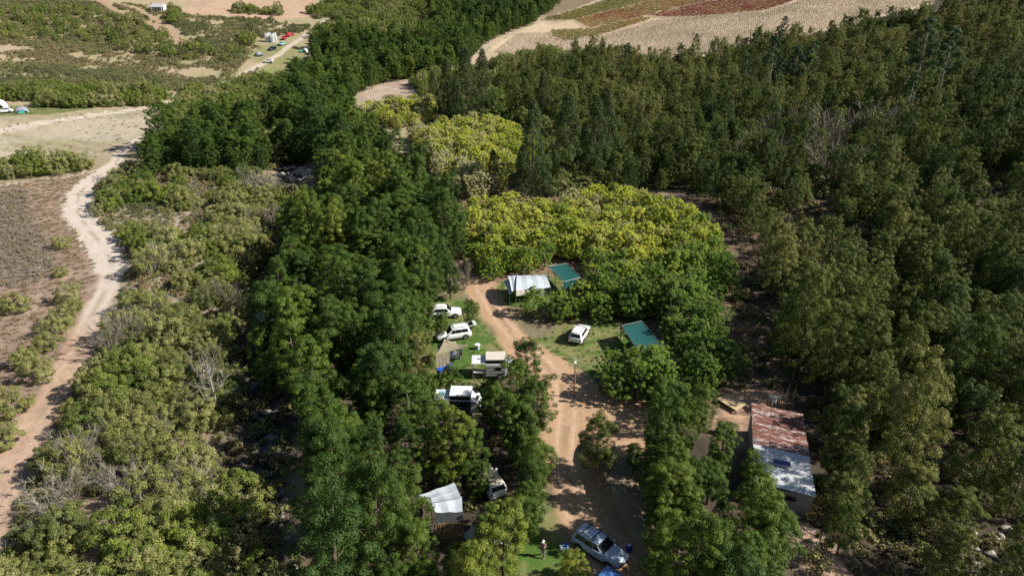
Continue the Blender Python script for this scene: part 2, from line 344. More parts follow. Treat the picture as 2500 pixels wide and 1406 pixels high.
def build_ground():
    u = np.concatenate([np.linspace(-2.6, -1.02, 12), np.linspace(-1, -.84, 12), np.linspace(-.83, .83, 600), np.linspace(.84, 1, 12), np.linspace(1.02, 2.6, 12)])
    ys = [-22.0]; y = -22.0
    while y < 1500:
        if y < 14: s = 4
        elif y < 60: s = .24
        elif y < 640: s = min(.24*(y/60)**1.7, 2.3)
        else: s = 30
        y += s; ys.append(y)
    ys = np.array(ys); nu, nv = len(u), len(ys)
    Yg, Ug = np.meshgrid(ys, u, indexing='ij')
    Xg = Ug*(.84*Yg+26)
    x, y = Xg.ravel(), Yg.ravel(); z = H(x, y)
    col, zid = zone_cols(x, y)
    rough = np.where(zid == 0, .18, np.where(zid == 5, .4, .03))
    z = z + (fbm(x, y, 1.1, 91, 3)-.5)*rough*(y < 260)
    V = np.stack([x, y, z], 1)
    idx = np.arange(nu*nv).reshape(nv, nu)
    F = np.stack([idx[:-1, :-1], idx[:-1, 1:], idx[1:, 1:], idx[1:, :-1]], -1).reshape(-1, 4)
    fz = zid[F[:, 0]]
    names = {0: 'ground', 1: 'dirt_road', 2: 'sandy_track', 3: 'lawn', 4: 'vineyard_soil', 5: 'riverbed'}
    m, t, p = new_mat("soil_and_turf"); L = t.links.new
    a = t.nodes.new("ShaderNodeAttribute"); a.attribute_name = "base"
    tc = t.nodes.new("ShaderNodeTexCoord")
    n = t.nodes.new("ShaderNodeTexNoise"); n.inputs["Scale"].default_value = 1.6; n.inputs["Detail"].default_value = 8; n.inputs["Roughness"].default_value = .7
    n2 = t.nodes.new("ShaderNodeTexNoise"); n2.inputs["Scale"].default_value = 7; n2.inputs["Detail"].default_value = 5
    L(tc.outputs["Object"], n.inputs["Vector"]); L(tc.outputs["Object"], n2.inputs["Vector"])
    mr = t.nodes.new("ShaderNodeMapRange"); mr.inputs[1].default_value = .3; mr.inputs[2].default_value = .7; mr.inputs[3].default_value = .8; mr.inputs[4].default_value = 1.18
    L(n.outputs["Fac"], mr.inputs[0])
    sc = t.nodes.new("ShaderNodeVectorMath"); sc.operation = 'SCALE'; L(a.outputs["Color"], sc.inputs[0]); L(mr.outputs[0], sc.inputs["Scale"])
    L(sc.outputs[0], p.inputs["Base Color"]); p.inputs["Roughness"].default_value = .95; p.inputs["Specular IOR Level"].default_value = .15
    ad = t.nodes.new("ShaderNodeMath"); ad.operation = 'ADD'; L(n.outputs["Fac"], ad.inputs[0]); L(n2.outputs["Fac"], ad.inputs[1])
    bp = t.nodes.new("ShaderNodeBump"); bp.inputs["Strength"].default_value = .4; bp.inputs["Distance"].default_value = .12
    L(ad.outputs[0], bp.inputs["Height"]); L(bp.outputs[0], p.inputs["Normal"])
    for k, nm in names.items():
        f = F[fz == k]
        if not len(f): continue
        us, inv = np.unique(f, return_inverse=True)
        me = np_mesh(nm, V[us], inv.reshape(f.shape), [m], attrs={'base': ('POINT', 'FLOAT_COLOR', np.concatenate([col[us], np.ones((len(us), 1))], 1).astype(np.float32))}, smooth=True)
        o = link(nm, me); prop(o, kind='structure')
build_ground()
def stream_water():
    m, t, p = new_mat("dark_stream_water"); p.inputs["Base Color"].default_value = (.012, .018, .022, 1); p.inputs["Roughness"].default_value = .08
    n = t.nodes.new("ShaderNodeTexNoise"); n.inputs["Scale"].default_value = 3; b = t.nodes.new("ShaderNodeBump"); b.inputs["Strength"].default_value = .3; b.inputs["Distance"].default_value = .05
    t.links.new(n.outputs[0], b.inputs["Height"]); t.links.new(b.outputs[0], p.inputs["Normal"])
    P = np.array(RIVER[:6], float); d = np.concatenate([[0], np.cumsum(np.hypot(*np.diff(P, axis=0).T))]); q = np.arange(0, d[-1], .6)
    cx, cy = np.interp(q, d, P[:, 0]), np.interp(q, d, P[:, 1]); cx = cx+.5*np.sin(q*.35)
    w = .55+.75*fbm(q, q*0, 4, 5); V = []; 
    for i in range(len(q)):
        z = gz(cx[i], cy[i])+.10
        V += [(cx[i]-w[i], cy[i], z), (cx[i]+w[i], cy[i], z)]
    F = [(2*i, 2*i+1, 2*i+3, 2*i+2) for i in range(len(q)-1)]
    prop(link('stream_water', np_mesh('stream_water', V, F, [m])), kind='structure')
stream_water()

# ------------------------------------------------------------------ foliage meshes
def leaf_cloud(cs, rs, n, size, r, squash=.75, out=.7, up=.25, asp=.55, cen=None, jit=1.0):
    """small leaf faces scattered in the puffs cs/rs; returns verts, quads, tint"""
    cs = np.asarray(cs, float); rs = np.asarray(rs, float); k = len(cs)
    nn = np.maximum(3, (n*(rs/rs.mean())**2).astype(int)); id_ = np.repeat(np.arange(k), nn); N = len(id_)
    d = r.normal(size=(N, 3)); d /= np.linalg.norm(d, axis=1)[:, None]
    if cen is not None:      # leaves sit on the outside of the crown
        o = cs-np.asarray(cen); o /= (np.linalg.norm(o, axis=1)[:, None]+1e-6)
        d = d+o[id_]*.55; d /= np.linalg.norm(d, axis=1)[:, None]
    p = cs[id_]+d*(rs[id_]*(.45+.6*r.random(N)**.6))[:, None]*np.array([1, 1, squash])
    nr = d*out+np.array([0, 0, up])+r.normal(size=(N, 3))*.30*jit; nr /= np.linalg.norm(nr, axis=1)[:, None]
    t = np.cross(nr, r.normal(size=(N, 3))); t /= np.linalg.norm(t, axis=1)[:, None]+1e-9; b = np.cross(nr, t)
    s = (size*(.6+.8*r.random(N)))[:, None]
    q = np.stack([p-t*s, p-b*s*asp, p+t*s, p+b*s*asp], 1).reshape(-1, 3)
    tint = np.clip(.5+(r.random(k)[id_]-.5)*.55+(r.random(N)-.5)*.6, 0, 1)
    return q, np.arange(4*N).reshape(-1, 4), tint
def twigs(cs, cen, per, w, r, ln=.7):
    """thin bare twigs fanning out of points"""
    out = []
    for c in cs:
        for _ in range(per):
            d = np.array(c)-np.array(cen); d = d/np.linalg.norm(d)+r.normal(size=3)*.45; d /= np.linalg.norm(d)
            a = np.array(c)-d*ln*.3*r.random(); b = a+d*ln*(.6+.7*r.random()); s = np.cross(d, r.normal(size=3)); s /= np.linalg.norm(s)
            out.append([a-s*w, a+s*w, b+s*w*.3, b-s*w*.3])
    q = np.array(out).reshape(-1, 3); N = len(out)
    return q, np.arange(4*N).reshape(-1, 4), r.random(N)
def trunk_mesh(name, pts, rad, limbs, mat, n=6):
    mb = MB(); mb.tube(pts, rad, n)
    for a, b, r0 in limbs:
        a = Vector(a); b = Vector(b); m_ = (a+b)/2+Vector((0, 0, -.12*(b-a).length))
        mb.tube([a, m_, b], [r0, r0*.7, r0*.3], 4, cap=False)
    return mb.mesh(name, mat, True)
def merge(parts):
    V, F, T, Mi = [], [], [], []; o = 0
    for (v, f, t, mi) in parts:
        V.append(v); F.append(f+o); T.append(t); Mi.append(np.full(len(f), mi)); o += len(v)
    return np.concatenate(V), np.concatenate(F), np.concatenate(T), np.concatenate(Mi)
def crown_mesh(name, parts, mats):
    v, f, t, mi = merge(parts)
    return np_mesh(name, v, f, mats, mi, {'tint': ('FACE', 'FLOAT', t.astype(np.float32))})

def envelope_puffs(r, n, h0, h1, R, prof, pr, lobes=4, lobe_amp=.25):
    """puff centres on (and a little inside) an uneven crown surface"""
    cs, rs = [], []; ph = r.random(3)*6.28; la = r.integers(2, lobes+1)
    for i in range(n):
        u = (i+r.random())/n; a = i*2.39996+r.random()*.6
        rad = R*prof(u)*(1+lobe_amp*math.sin(la*a+ph[0]+3*u)+.12*math.sin(5*a+ph[1]))
        rad *= (.72+.3*r.random())
        cs.append((rad*math.cos(a), rad*math.sin(a), h0+(h1-h0)*u+r.normal()*.15)); rs.append(pr*(.55+.8*r.random())*(1.1-.35*u))
    return cs, rs
def make_tree(kind, i):
    r = np.random.default_rng(100*i+sum(map(ord, kind)))
    if kind == 'wattle':
        h = 6.6+r.random()*2.8; R = 1.5+.4*r.random()
        prof = lambda u: (.55+1.0*u)*(u < .3)+(.85+.15*math.sin((u-.3)*4))*(.3 <= u < .55)+(1.08*max(0, 1-((u-.5)/.56))**.62)*(u >= .55)
        cs, rs = envelope_puffs(r, 120, 1.7, h, R, prof, .44, 4, .42)
        # two or three leaders give the crown separate heads
        for _ in range(3):
            a = r.random()*6.28; q = .9+.5*r.random(); hz = h*(.78+.2*r.random())
            for _ in range(5):
                cs.append((q*math.cos(a)+r.normal()*.35, q*math.sin(a)+r.normal()*.35, hz+r.normal()*.35)); rs.append(.45+.2*r.random())
        l = leaf_cloud(cs, rs, 165, .060, r, squash=.66, out=.95, cen=(0, 0, h*.45), asp=.55, jit=.75)
        crown = crown_mesh("crown", [(*l, 0)], [M['wattle']])
        lim = [((0, 0, .25*h+.45*h*k/9), cs[int(20+k*7)], .06) for k in range(9)]
        tk = trunk_mesh("trunk", [(0, 0, -.4), (r.normal()*.1, r.normal()*.1, h*.4), (r.normal()*.2, r.normal()*.2, h*.88)], [.15, .11, .03], lim, M['bark'])
    elif kind == 'hill':
        h = 6.0+r.random()*2.2; R = 1.55+.45*r.random()
        prof = lambda u: .6+.95*u if u < .35 else 1.0*max(0, 1-((u-.33)/.7))**.58
        cs, rs = envelope_puffs(r, 105, 1.0+r.random(), h, R, prof, .40, 5, .42)
        for k in range(9):       # uneven heads
            a = k*2.4+r.random(); q = R*(.2+.6*r.random())
            for j in range(4): cs.append((q*math.cos(a)+r.normal()*.28, q*math.sin(a)+r.normal()*.28, h*(.78+.30*r.random()))); rs.append(.22+.16*r.random())
        l = leaf_cloud(cs, rs, 125, .056, r, squash=.8, out=.9, cen=(0, 0, h*.35), asp=.5, up=.3, jit=.9)
        tw = twigs([cs[k] for k in range(0, len(cs), 6)], (0, 0, 1), 3, .012, r)
        crown = crown_mesh("crown", [(*l, 0), (*tw, 1)], [M['hill'], M['twig']])
        lim = [((0, 0, .2*h+.3*h*k/8), cs[3+k*8 if 3+k*8 < len(cs) else 2], .05) for k in range(8)]
        tk = trunk_mesh("trunk", [(0, 0, -.5), (r.normal()*.12, r.normal()*.12, h*.45), (r.normal()*.2, r.normal()*.2, h*.85)], [.13, .09, .025], lim, M['bark'])
    elif kind == 'orchard':
        h = 4.0+r.random()*1.0; R = 1.75+.35*r.random()
        prof = lambda u: .75+.35*math.sin(u*2.4) if u < .55 else 1.08*math.sqrt(max(0, 1-((u-.5)/.54)**2))
        cs, rs = envelope_puffs(r, 125, .8, h, R, prof, .30, 5, .45)
        for _ in range(34):      # upright shoots
            a = r.random()*6.28; q = R*.75*r.random(); cs.append((q*math.cos(a), q*math.sin(a), h*(.93+.17*r.random()))); rs.append(.2+.15*r.random())
        l = leaf_cloud(cs, rs, 80, .066, r, cen=(0, 0, h*.4), asp=.7, jit=1.4, up=.4)
        tw = twigs(cs[::3], (0, 0, .8), 5, .014, r, .8)
        crown = crown_mesh("crown", [(*l, 0), (*tw, 1)], [M['orchard'], M['twig']])
        lim = [((0, 0, .7+.3*k/8), cs[5+k*7], .06) for k in range(9)]
        tk = trunk_mesh("trunk", [(0, 0, -.3), (0, 0, .8), (r.normal()*.2, r.normal()*.2, h*.8)], [.14, .12, .03], lim, M['palebark'])
    elif kind == 'casu':
        h = 12+r.random()*3; R = 3.1+.5*r.random()
        prof = lambda u: (1-u)**.75*(.9+.18*math.sin(u*23))+.04
        cs, rs = envelope_puffs(r, 190, 1.0, h, R, prof, .62, 3, .2)
        l = leaf_cloud(cs, rs, 75, .14, r, squash=1.3, cen=(0, 0, h*.3), asp=.32, up=.1)
        tw = twigs(cs[::3], (0, 0, h*.3), 4, .014, r, .9)
        crown = crown_mesh("crown", [(*l, 0), (*tw, 1)], [M['casu'], M['twig']])
        lim = [((0, 0, .08*h+.7*h*k/20), cs[k*7], .05) for k in range(20)]
        tk = trunk_mesh("trunk", [(0, 0, -.4), (.1, 0, h*.5), (0, .1, h)], [.22, .14, .02], lim, M['bark'])
    elif kind == 'pine':
        h = 15+r.random()*3; cs, rs = [], []
        lim = []
        for k in range(22):
            z = h*(.55+.45*(k/21)); a = k*2.4+r.random(); q = (1-(z/h-.55)/.5)**.7*2.5*(.6+.5*r.random())+.3
            e = (q*math.cos(a), q*math.sin(a), z+.3*q); lim.append(((0, 0, z-.25*q), e, .05))
            for j in (.6, .85, 1.05): cs.append((e[0]*j+r.normal()*.15, e[1]*j+r.normal()*.15, z+.3*q*j+r.normal()*.12)); rs.append(.58*(.7+.5*r.random()))
        for k in range(14):      # dead lower limbs
            z = h*(.15+.4*k/14); a = k*2.1+r.random(); q = .5+1.1*r.random(); lim.append(((0, 0, z), (q*math.cos(a), q*math.sin(a), z+.2*q), .025))
        l = leaf_cloud(cs, rs, 120, .13, r, squash=.7, asp=.3, up=.4)
        crown = crown_mesh("crown", [(*l, 0)], [M['pine']])
        tk = trunk_mesh("trunk", [(0, 0, -.4), (.15, .1, h*.5), (0, 0, h*.98)], [.2, .14, .03], lim, M['palebark'])
    elif kind in ('olive', 'bright'):
        h = 1.9+r.random()*.8; R = 1.35+.3*r.random()
        prof = lambda u: .8+.4*u if u < .4 else math.sqrt(max(0, 1-((u-.38)/.66)**2))
        cs, rs = envelope_puffs(r, 48, .35, h, R, prof, .38, 5, .22)
        l = leaf_cloud(cs, rs, 150, .060, r, cen=(0, 0, h*.25), asp=.5, up=.35)
        tw = twigs(cs[::2], (0, 0, 0), 2 if kind == 'olive' else 1, .010, r, .5)
        crown = crown_mesh("crown", [(*l, 0), (*tw, 1)], [M[kind], M['twig']])
        lim = [((0, 0, .1), cs[3+k*5], .04) for k in range(8)]
        tk = trunk_mesh("trunk", [(0, 0, -.3), (0, 0, .5), (r.normal()*.1, 0, h*.7)], [.08, .06, .02], lim, M['palebark'], 5)
    elif kind == 'dry':
        h = 1.8+r.random()*1.2; R = 1.2
        prof = lambda u: .5+.7*u
        cs, rs = envelope_puffs(r, 40, .5, h, R, prof, .3, 4, .2)
        tw = twigs(cs, (0, 0, -.3), 20, .011, r, .75)
        lf = leaf_cloud(cs[::3], rs[::3], 14, .08, r, cen=(0, 0, 0))
        crown = crown_mesh("crown", [(*tw, 0), (*lf, 1)], [M['twig'], M['olive']])
        lim = [((0, 0, .05), cs[k*3], .035) for k in range(13)]
        tk = trunk_mesh("trunk", [(0, 0, -.3), (0, 0, .5), (.1, 0, h*.6)], [.08, .05, .02], lim, M['palebark'], 5)
    elif kind == 'deadtree':
        h = 5.5+r.random(); lim = []; cs = []
        for k in range(16):
            z = h*(.3+.65*k/16); a = k*2.4; q = (1.25-z/h)*1.9; e = (q*math.cos(a), q*math.sin(a), z+.7*q); lim.append(((0, 0, z-.2), e, .05)); cs += [e, (e[0]*.6, e[1]*.6, z+.35*q)]
        tw = twigs(cs, (0, 0, 1), 12, .014, r, 1.0)
        crown = crown_mesh("crown", [(*tw, 0)], [M['twig']])
        tk = trunk_mesh("trunk", [(0, 0, -.3), (.2, 0, h*.4), (0, .2, h)], [.14, .1, .03], lim, M['palebark'], 6)
    return tk, crown
def low_mesh(kind, i):
    r = np.random.default_rng(900+10*i+len(kind))
    if kind == 'fynbos':
        R = .7; cs, rs = [], []
        for _ in range(12):
            a = r.random()*6.28; q = R*math.sqrt(r.random()); cs.append((q*math.cos(a), q*math.sin(a), .2+.5*(1-(q/R)**2)*(.6+.5*r.random()))); rs.append(.22*(.7+.6*r.random()))
        l = leaf_cloud(cs, rs, 34, .075, r, up=.4)
        tw = twigs(cs, (0, 0, -.3), 5, .01, r, .4)
        return crown_mesh("heath_tuft", [(*l, 0), (*tw, 1)], [M['fynbos'], M['twig']])
    if kind == 'vine':
        cs = [(x, r.normal()*.12, .75+.35*r.random()) for x in np.linspace(-.6, .6, 7)]; rs = [.26]*7
        l = leaf_cloud(cs, rs, 22, .10, r); tw = twigs([(0, 0, .3), (0, 0, .6)], (0, 0, 0), 3, .03, r, .6)
        return crown_mesh("vine", [(*l, 0), (*tw, 1)], [M['vine'], M['twig']])
    if kind == 'barevine':
        tw = twigs([(x, 0, .5) for x in np.linspace(-.5, .5, 6)]+[(0, 0, .1)]*2, (0, 0, -.6), 6, .028, r, .7)
        return crown_mesh("bare_vine", [(*tw, 0)], [M['twig']])
    if kind == 'grass':
        tw = twigs([(r.normal()*.2, r.normal()*.2, .06) for _ in range(16)], (0, 0, -.25), 5, .018, r, .3)
        return crown_mesh("grass_tuft", [(*tw, 0)], [M['grass']])
NV = {'wattle': 6, 'hill': 6, 'orchard': 6, 'casu': 3, 'pine': 3, 'olive': 5, 'bright': 3, 'dry': 4, 'deadtree': 2}
TREES = {k: [make_tree(k, i) for i in range(n)] for k, n in NV.items()}
LOW = {k: [low_mesh(k, i) for i in range(4)] for k in ('fynbos', 'vine', 'barevine', 'grass')}

# ------------------------------------------------------------------ scattering
def scatter(poly, sp, jit=.42, seed=0):
    r = np.random.default_rng(seed+5)
    P = np.array(poly); x0, y0 = P.min(0); x1, y1 = P.max(0)
    xs = np.arange(x0, x1, sp); ys = np.arange(y0, y1, sp*.88)
    X, Y = np.meshgrid(xs, ys); X = X+(np.arange(len(ys)) % 2)[:, None]*sp*.5
    x = X.ravel()+r.uniform(-jit, jit, X.size)*sp; y = Y.ravel()+r.uniform(-jit, jit, X.size)*sp
    k = pip(x, y, poly); return x[k], y[k]
def in_view(x, y, z, m=160):
    px, py, zc = proj(x, y, z); return (px > -m) & (px < 2500+m) & (py > -m-60) & (py < 1406+m*2)
_gn = {}
def stuff_instances(name, meshes, x, y, z, tone, rot, sc, label, cat=None, kind='stuff'):
    key = name
    c = bpy.data.collections.new(name+"_shapes")
    for i, ms in enumerate(meshes):
        if isinstance(ms, tuple):      # trunk and crown in one shape
            a = bpy.data.objects.new(f"{name}_shape_{i:02d}", ms[1]); bm = bmesh.new(); bm.from_mesh(ms[1])
            lay = None
            me = ms[1].copy(); tr = ms[0]
            nm = len(me.materials)
            for mm in tr.materials: me.materials.append(mm)
            b2 = bmesh.new(); b2.from_mesh(me); nf = len(b2.faces); b2.from_mesh(tr); b2.faces.ensure_lookup_table()
            for f in b2.faces[nf:]: f.material_index += nm
            b2.to_mesh(me); b2.free(); bm.free(); a.data = me
        else: a = bpy.data.objects.new(f"{name}_shape_{i:02d}", ms)
        c.objects.link(a)
    me = bpy.data.meshes.new(name); n = len(x); me.vertices.add(n)
    me.vertices.foreach_set("co", np.stack([x, y, z], 1).astype(np.float32).ravel())
    r = np.random.default_rng(n)
    for nme, typ, arr in (("tone", 'FLOAT', tone), ("vi", 'INT', r.integers(0, len(meshes), n))):
        at2 = me.attributes.new(nme, typ, 'POINT'); at2.data.foreach_set("value", np.asarray(arr))
    for nme, arr in (("rot", rot), ("scl", sc)):
        at2 = me.attributes.new(nme, 'FLOAT_VECTOR', 'POINT'); at2.data.foreach_set("vector", np.asarray(arr, np.float32).ravel())
    o = link(name, me); prop(o, label, None, None, kind)
    g = bpy.data.node_groups.new(name, 'GeometryNodeTree')
    g.interface.new_socket("Geometry", in_out='INPUT', socket_type='NodeSocketGeometry'); g.interface.new_socket("Geometry", in_out='OUTPUT', socket_type='NodeSocketGeometry')
    N = g.nodes; gi = N.new("NodeGroupInput"); go = N.new("NodeGroupOutput"); ip = N.new("GeometryNodeInstanceOnPoints"); ci = N.new("GeometryNodeCollectionInfo")
    ci.inputs["Collection"].default_value = c; ci.inputs["Separate Children"].default_value = True; ci.inputs["Reset Children"].default_value = True
    ip.inputs["Pick Instance"].default_value = True
    def na(nme, typ):
        q = N.new("GeometryNodeInputNamedAttribute"); q.data_type = typ; q.inputs["Name"].default_value = nme; return q.outputs["Attribute"]
    L = g.links.new
    L(gi.outputs[0], ip.inputs["Points"]); L(ci.outputs[0], ip.inputs["Instance"]); L(na("vi", 'INT'), ip.inputs["Instance Index"])
    L(na("rot", 'FLOAT_VECTOR'), ip.inputs["Rotation"]); L(na("scl", 'FLOAT_VECTOR'), ip.inputs["Scale"]); L(ip.outputs[0], go.inputs[0])
    md = o.modifiers.new("scatter", 'NODES'); md.node_group = g
    return o
LMK = []      # landmarks for labels: (x, y, phrase), filled below
def landmark(x, y):
    b = min(LMK, key=lambda l: (l[0]-x)**2+(l[1]-y)**2); d = math.hypot(b[0]-x, b[1]-y)
    dx, dy = x-b[0], y-b[1]
    s = ("right of" if dx > 0 else "left of") if abs(dx) > abs(dy)*1.1 else ("beyond" if dy > 0 else "in front of")
    return s, b[2], d
def tree_thing(name, kind, i, x, y, s, rz, tone, label, cat, group, sz=1.0, z=None):
    tk, cr = TREES[kind][i % len(TREES[kind])]
    if z is None: z = gz(x, y)
    r = bpy.data.objects.new(name, None); COL.objects.link(r); r.location = (x, y, z); r.rotation_euler = (0, 0, rz); r.scale = (s, s, s*sz)
    prop(r, label, cat, group)
    a = bpy.data.objects.new("trunk", tk); COL.objects.link(a); a.parent = r
    b = bpy.data.objects.new("crown", cr); COL.objects.link(b); b.parent = r; b["tone"] = float(tone)
    return r
CR = {'wattle': 1.9, 'hill': 2.1, 'orchard': 1.8, 'olive': 1.4, 'bright': 1.4, 'dry': 1.2}
EXCL = []     # (px polygon, pad px): crowns may not cover these spots
def plant(name, kind, pts, tone_fn, scale, look, cat, group, stuff_label, stuff_name, hh, maxn=300, seed=0, zvar=.15, skip=True, small=None):
    r = np.random.default_rng(seed+50)
    x, y = pts; z = H(x, y)
    sc = scale*(.6+.8*r.random(len(x))**1.4)
    if small is not None: sc = np.where(pip(x, y, small), sc*.74, sc)
    k = in_view(x, y, z)
    if skip and EXCL:
        for fz_, fr in ((.25, .55), (.5, .95), (.75, .9), (1.0, .3)):
            px, py, zc = proj(x, y, z+hh*sc*fz_); rad = CR[kind]*fr*sc*FPX/zc
            for poly, pad in EXCL:
                k &= ~(sdist(px, py, poly) > -np.maximum(rad+pad, 2))
    x, y, z, sc = x[k], y[k], z[k], sc[k]
    tone = np.clip(tone_fn(x, y, r), 0, 1)
    rz = r.random(len(x))*6.283; sz = 1+(r.random(len(x))-.5)*2*zvar
    px, py, zc = proj(x, y, z+hh*sc*.6)
    vis = (px > -20) & (px < 2520) & (py > -25) & (py < 1440)
    order = np.argsort(zc+np.where(vis, 0, 1e5))
    near, rest = order[:maxn], order[maxn:]
    made = []
    def shape(a, b):
        if a*b > scale*1.18: return "tall "
        if a < scale*.8: return "small "
        return "slim " if b > 1+zvar*.5 else ("squat " if b < 1-zvar*.5 else "")
    for q in near:
        q = int(q); sd_, ph, d = landmark(x[q], y[q])
        tn = look[0] if tone[q] < .34 else (look[1] if tone[q] < .67 else look[2])
        dist = "close " if d < 6 else ("" if d < 16 else "well ")
        made.append((float(px[q]), float(py[q]), bool(vis[q])))
        made[-1] += (tree_thing(name, kind, q, float(x[q]), float(y[q]), float(sc[q]), float(rz[q]), float(tone[q]), f"{shape(float(sc[q]), float(sz[q]))}{tn} {look[3]} {dist}{sd_} {ph}", cat, group, float(sz[q]), float(z[q])),)
    sets = {}
    for t_ in made: sets.setdefault(t_[3]["label"], []).append(t_)
    for lb_, ts in sets.items():
        if 2 <= len(ts) <= 5 and len(lb_.split()) <= 15:
            if np.ptp([t_[0] for t_ in ts]) > np.ptp([t_[1] for t_ in ts]): ts.sort(key=lambda t_: t_[0]); w = ["leftmost", "rightmost"]
            else: ts.sort(key=lambda t_: t_[1]); w = ["uppermost", "lowermost"]
            n_ = len(ts)
            mid_ = {2: [], 3: ["middle"], 4: ["second", "third"], 5: ["second", "third", "fourth"]}[n_]
            for t_, w_ in zip(ts, [w[0]]+mid_+[w[1]]): t_[3]["label"] = w_+" "+lb_
        elif 2 <= len(ts) <= 20:
            ts.sort(key=lambda t_: t_[0]); sh = lb_
            if len(sh.split()) > 13: sh = sh.replace(" well ", " ").replace(" close ", " ")
            O_ = "first second third fourth fifth sixth seventh eighth ninth tenth eleventh twelfth thirteenth fourteenth fifteenth sixteenth seventeenth eighteenth nineteenth twentieth".split()
            if len(sh.split()) > 13: sh = sh.replace("small ", "").replace("tall ", "").replace("squat ", "").replace("slim ", "") if False else sh
            if len(sh.split()) <= 13:
                for t_, w_ in zip(ts, O_): t_[3]["label"] = w_+" from left, "+sh
    if len(rest):
        q = rest; rot = np.zeros((len(q), 3)); rot[:, 2] = rz[q]; s3 = np.stack([sc[q], sc[q], sc[q]*sz[q]], 1)
        stuff_instances(stuff_name, TREES[kind], x[q], y[q], z[q], tone[q], rot, s3, stuff_label)
    print("plant", name, len(near), len(rest))
def strew(name, kind, pts, tone_fn, scale, label, seed=0, sink=.0, sq=1.0):
    r = np.random.default_rng(seed+70); x, y = pts; z = H(x, y); k = in_view(x, y, z, 60)
    x, y, z = x[k], y[k], z[k]; n = len(x)
    rot = np.zeros((n, 3)); rot[:, 2] = r.random(n)*6.283; s = scale*(.55+.9*r.random(n)**1.4)
    s3 = np.stack([s, s, s*sq*(.8+.4*r.random(n))], 1)
    stuff_instances(name, LOW[kind], x, y, z-sink, np.clip(tone_fn(x, y, r), 0, 1), rot, s3, label)
    print("strew", name, n)

for ph, px, py in [("the silver tarpaulin shelter", 1285, 740), ("the green shade roof by the lawn", 1560, 850), ("the tin roofed shed", 1900, 1180), ("the solar lamp post", 1400, 970),
                   ("the tan canvas tent", 1090, 880), ("the nearest silver suv", 1460, 1350), ("the pale tarpaulin under the trees", 1100, 1240), ("the shaded stream bed", 640, 1150),
                   ("the bend of the white track", 190, 500), ("the pale stone bank", 710, 430), ("the sandy clearing", 960, 240), ("the row of white cabins", 665, 105),
                   ("the teal dome tent", 50, 272), ("the two slender dark casuarinas", 1400, 460), ("the tall bare trunked pines", 2000, 260), ("the highest pine on the slope", 2225, 300),
                   ("the bottom edge of the orange track", 60, 1100), ("the yellow orchard block", 1150, 400), ("the sand road to the vineyard", 1160, 160), ("the plywood board", 1795, 985),
                   ("the lone track side bush", 150, 600), ("the dark shaded gap beside the orchard", 1830, 750), ("the rocky bottom corner", 2420, 1360), ("the bleached dead tree", 530, 1020),
                   ("the upper hillside on the right", 2350, 600), ("the rows of bare vines", 1600, 150), ("the sunlit spur of hillside trees", 2100, 800), ("the top right hill edge", 2450, 150),
                   ("the long belt of trees", 900, 600), ("the white roofed house", 385, 40), ("the heath field", 60, 600)]:
    q = hit(px, py); LMK.append((q[0], q[1], ph))

# spots in the photograph where camp things stay in view between the crowns
EXCL += [(W_, p_) for W_, p_ in [
    ([(1055, 748), (1125, 748), (1125, 778), (1055, 778)], -6),
    ([(1065, 790), (1155, 788), (1150, 840), (1145, 905), (1065, 910)], 6),
    ([(1150, 865), (1240, 865), (1235, 925), (1150, 925)], 0), ([(1140, 770), (1230, 830), (1240, 870), (1150, 860)], 0),
    ([(1065, 950), (1158, 950), (1158, 1015), (1065, 1015)], -2),
    ([(1040, 1180), (1125, 1175), (1140, 1305), (1065, 1305)], 0),
    ([(1180, 1155), (1222, 1160), (1218, 1200), (1185, 1200)], 4),
    ([(1130, 1290), (1175, 1300), (1170, 1350), (1130, 1330)], -6),
    ([(1280, 1260), (1390, 1200), (1560, 1410), (1290, 1410)], 6),
    ([(1225, 660), (1345, 660), (1345, 720), (1290, 740), (1190, 740)], 0),
    ([(1340, 640), (1420, 640), (1420, 700), (1340, 690)], 2),
    ([(1515, 780), (1600, 785), (1605, 835), (1515, 825)], 0),
    ([(1310, 800), (1360, 790), (1440, 785), (1510, 785), (1560, 800), (1560, 850), (1480, 880), (1400, 890), (1345, 860)], 3),
    ([(1385, 880), (1415, 880), (1415, 975), (1385, 975)], 8),
    ([(1740, 960), (1800, 955), (1930, 960), (1965, 1010), (1990, 1200), (1960, 1240), (1920, 1200), (1850, 1160), (1840, 1080), (1770, 1060)], 2), ([(1900, 950), (2000, 960), (2010, 1000), (1900, 1000)], 0),
    ([(1320, 960), (1560, 960), (1570, 1100), (1440, 1110), (1440, 1250), (1350, 1230), (1320, 1090)], -4),
    ([(1180, 690), (1260, 790), (1420, 920), (1330, 940), (1200, 790), (1140, 640)], -4),
    ([(690, 405), (760, 405), (760, 440), (690, 440)], 4), ([(640, 78), (725, 78), (725, 120), (755, 122), (755, 140), (650, 165), (620, 140)], 1), ([(-5, 250), (70, 250), (70, 290), (-5, 290)], 1), ([(370, 5), (402, 5), (402, 38), (370, 38)], 1),
    ([(140, 460), (210, 455), (260, 560), (300, 640), (260, 690), (200, 560)], 2),
]]

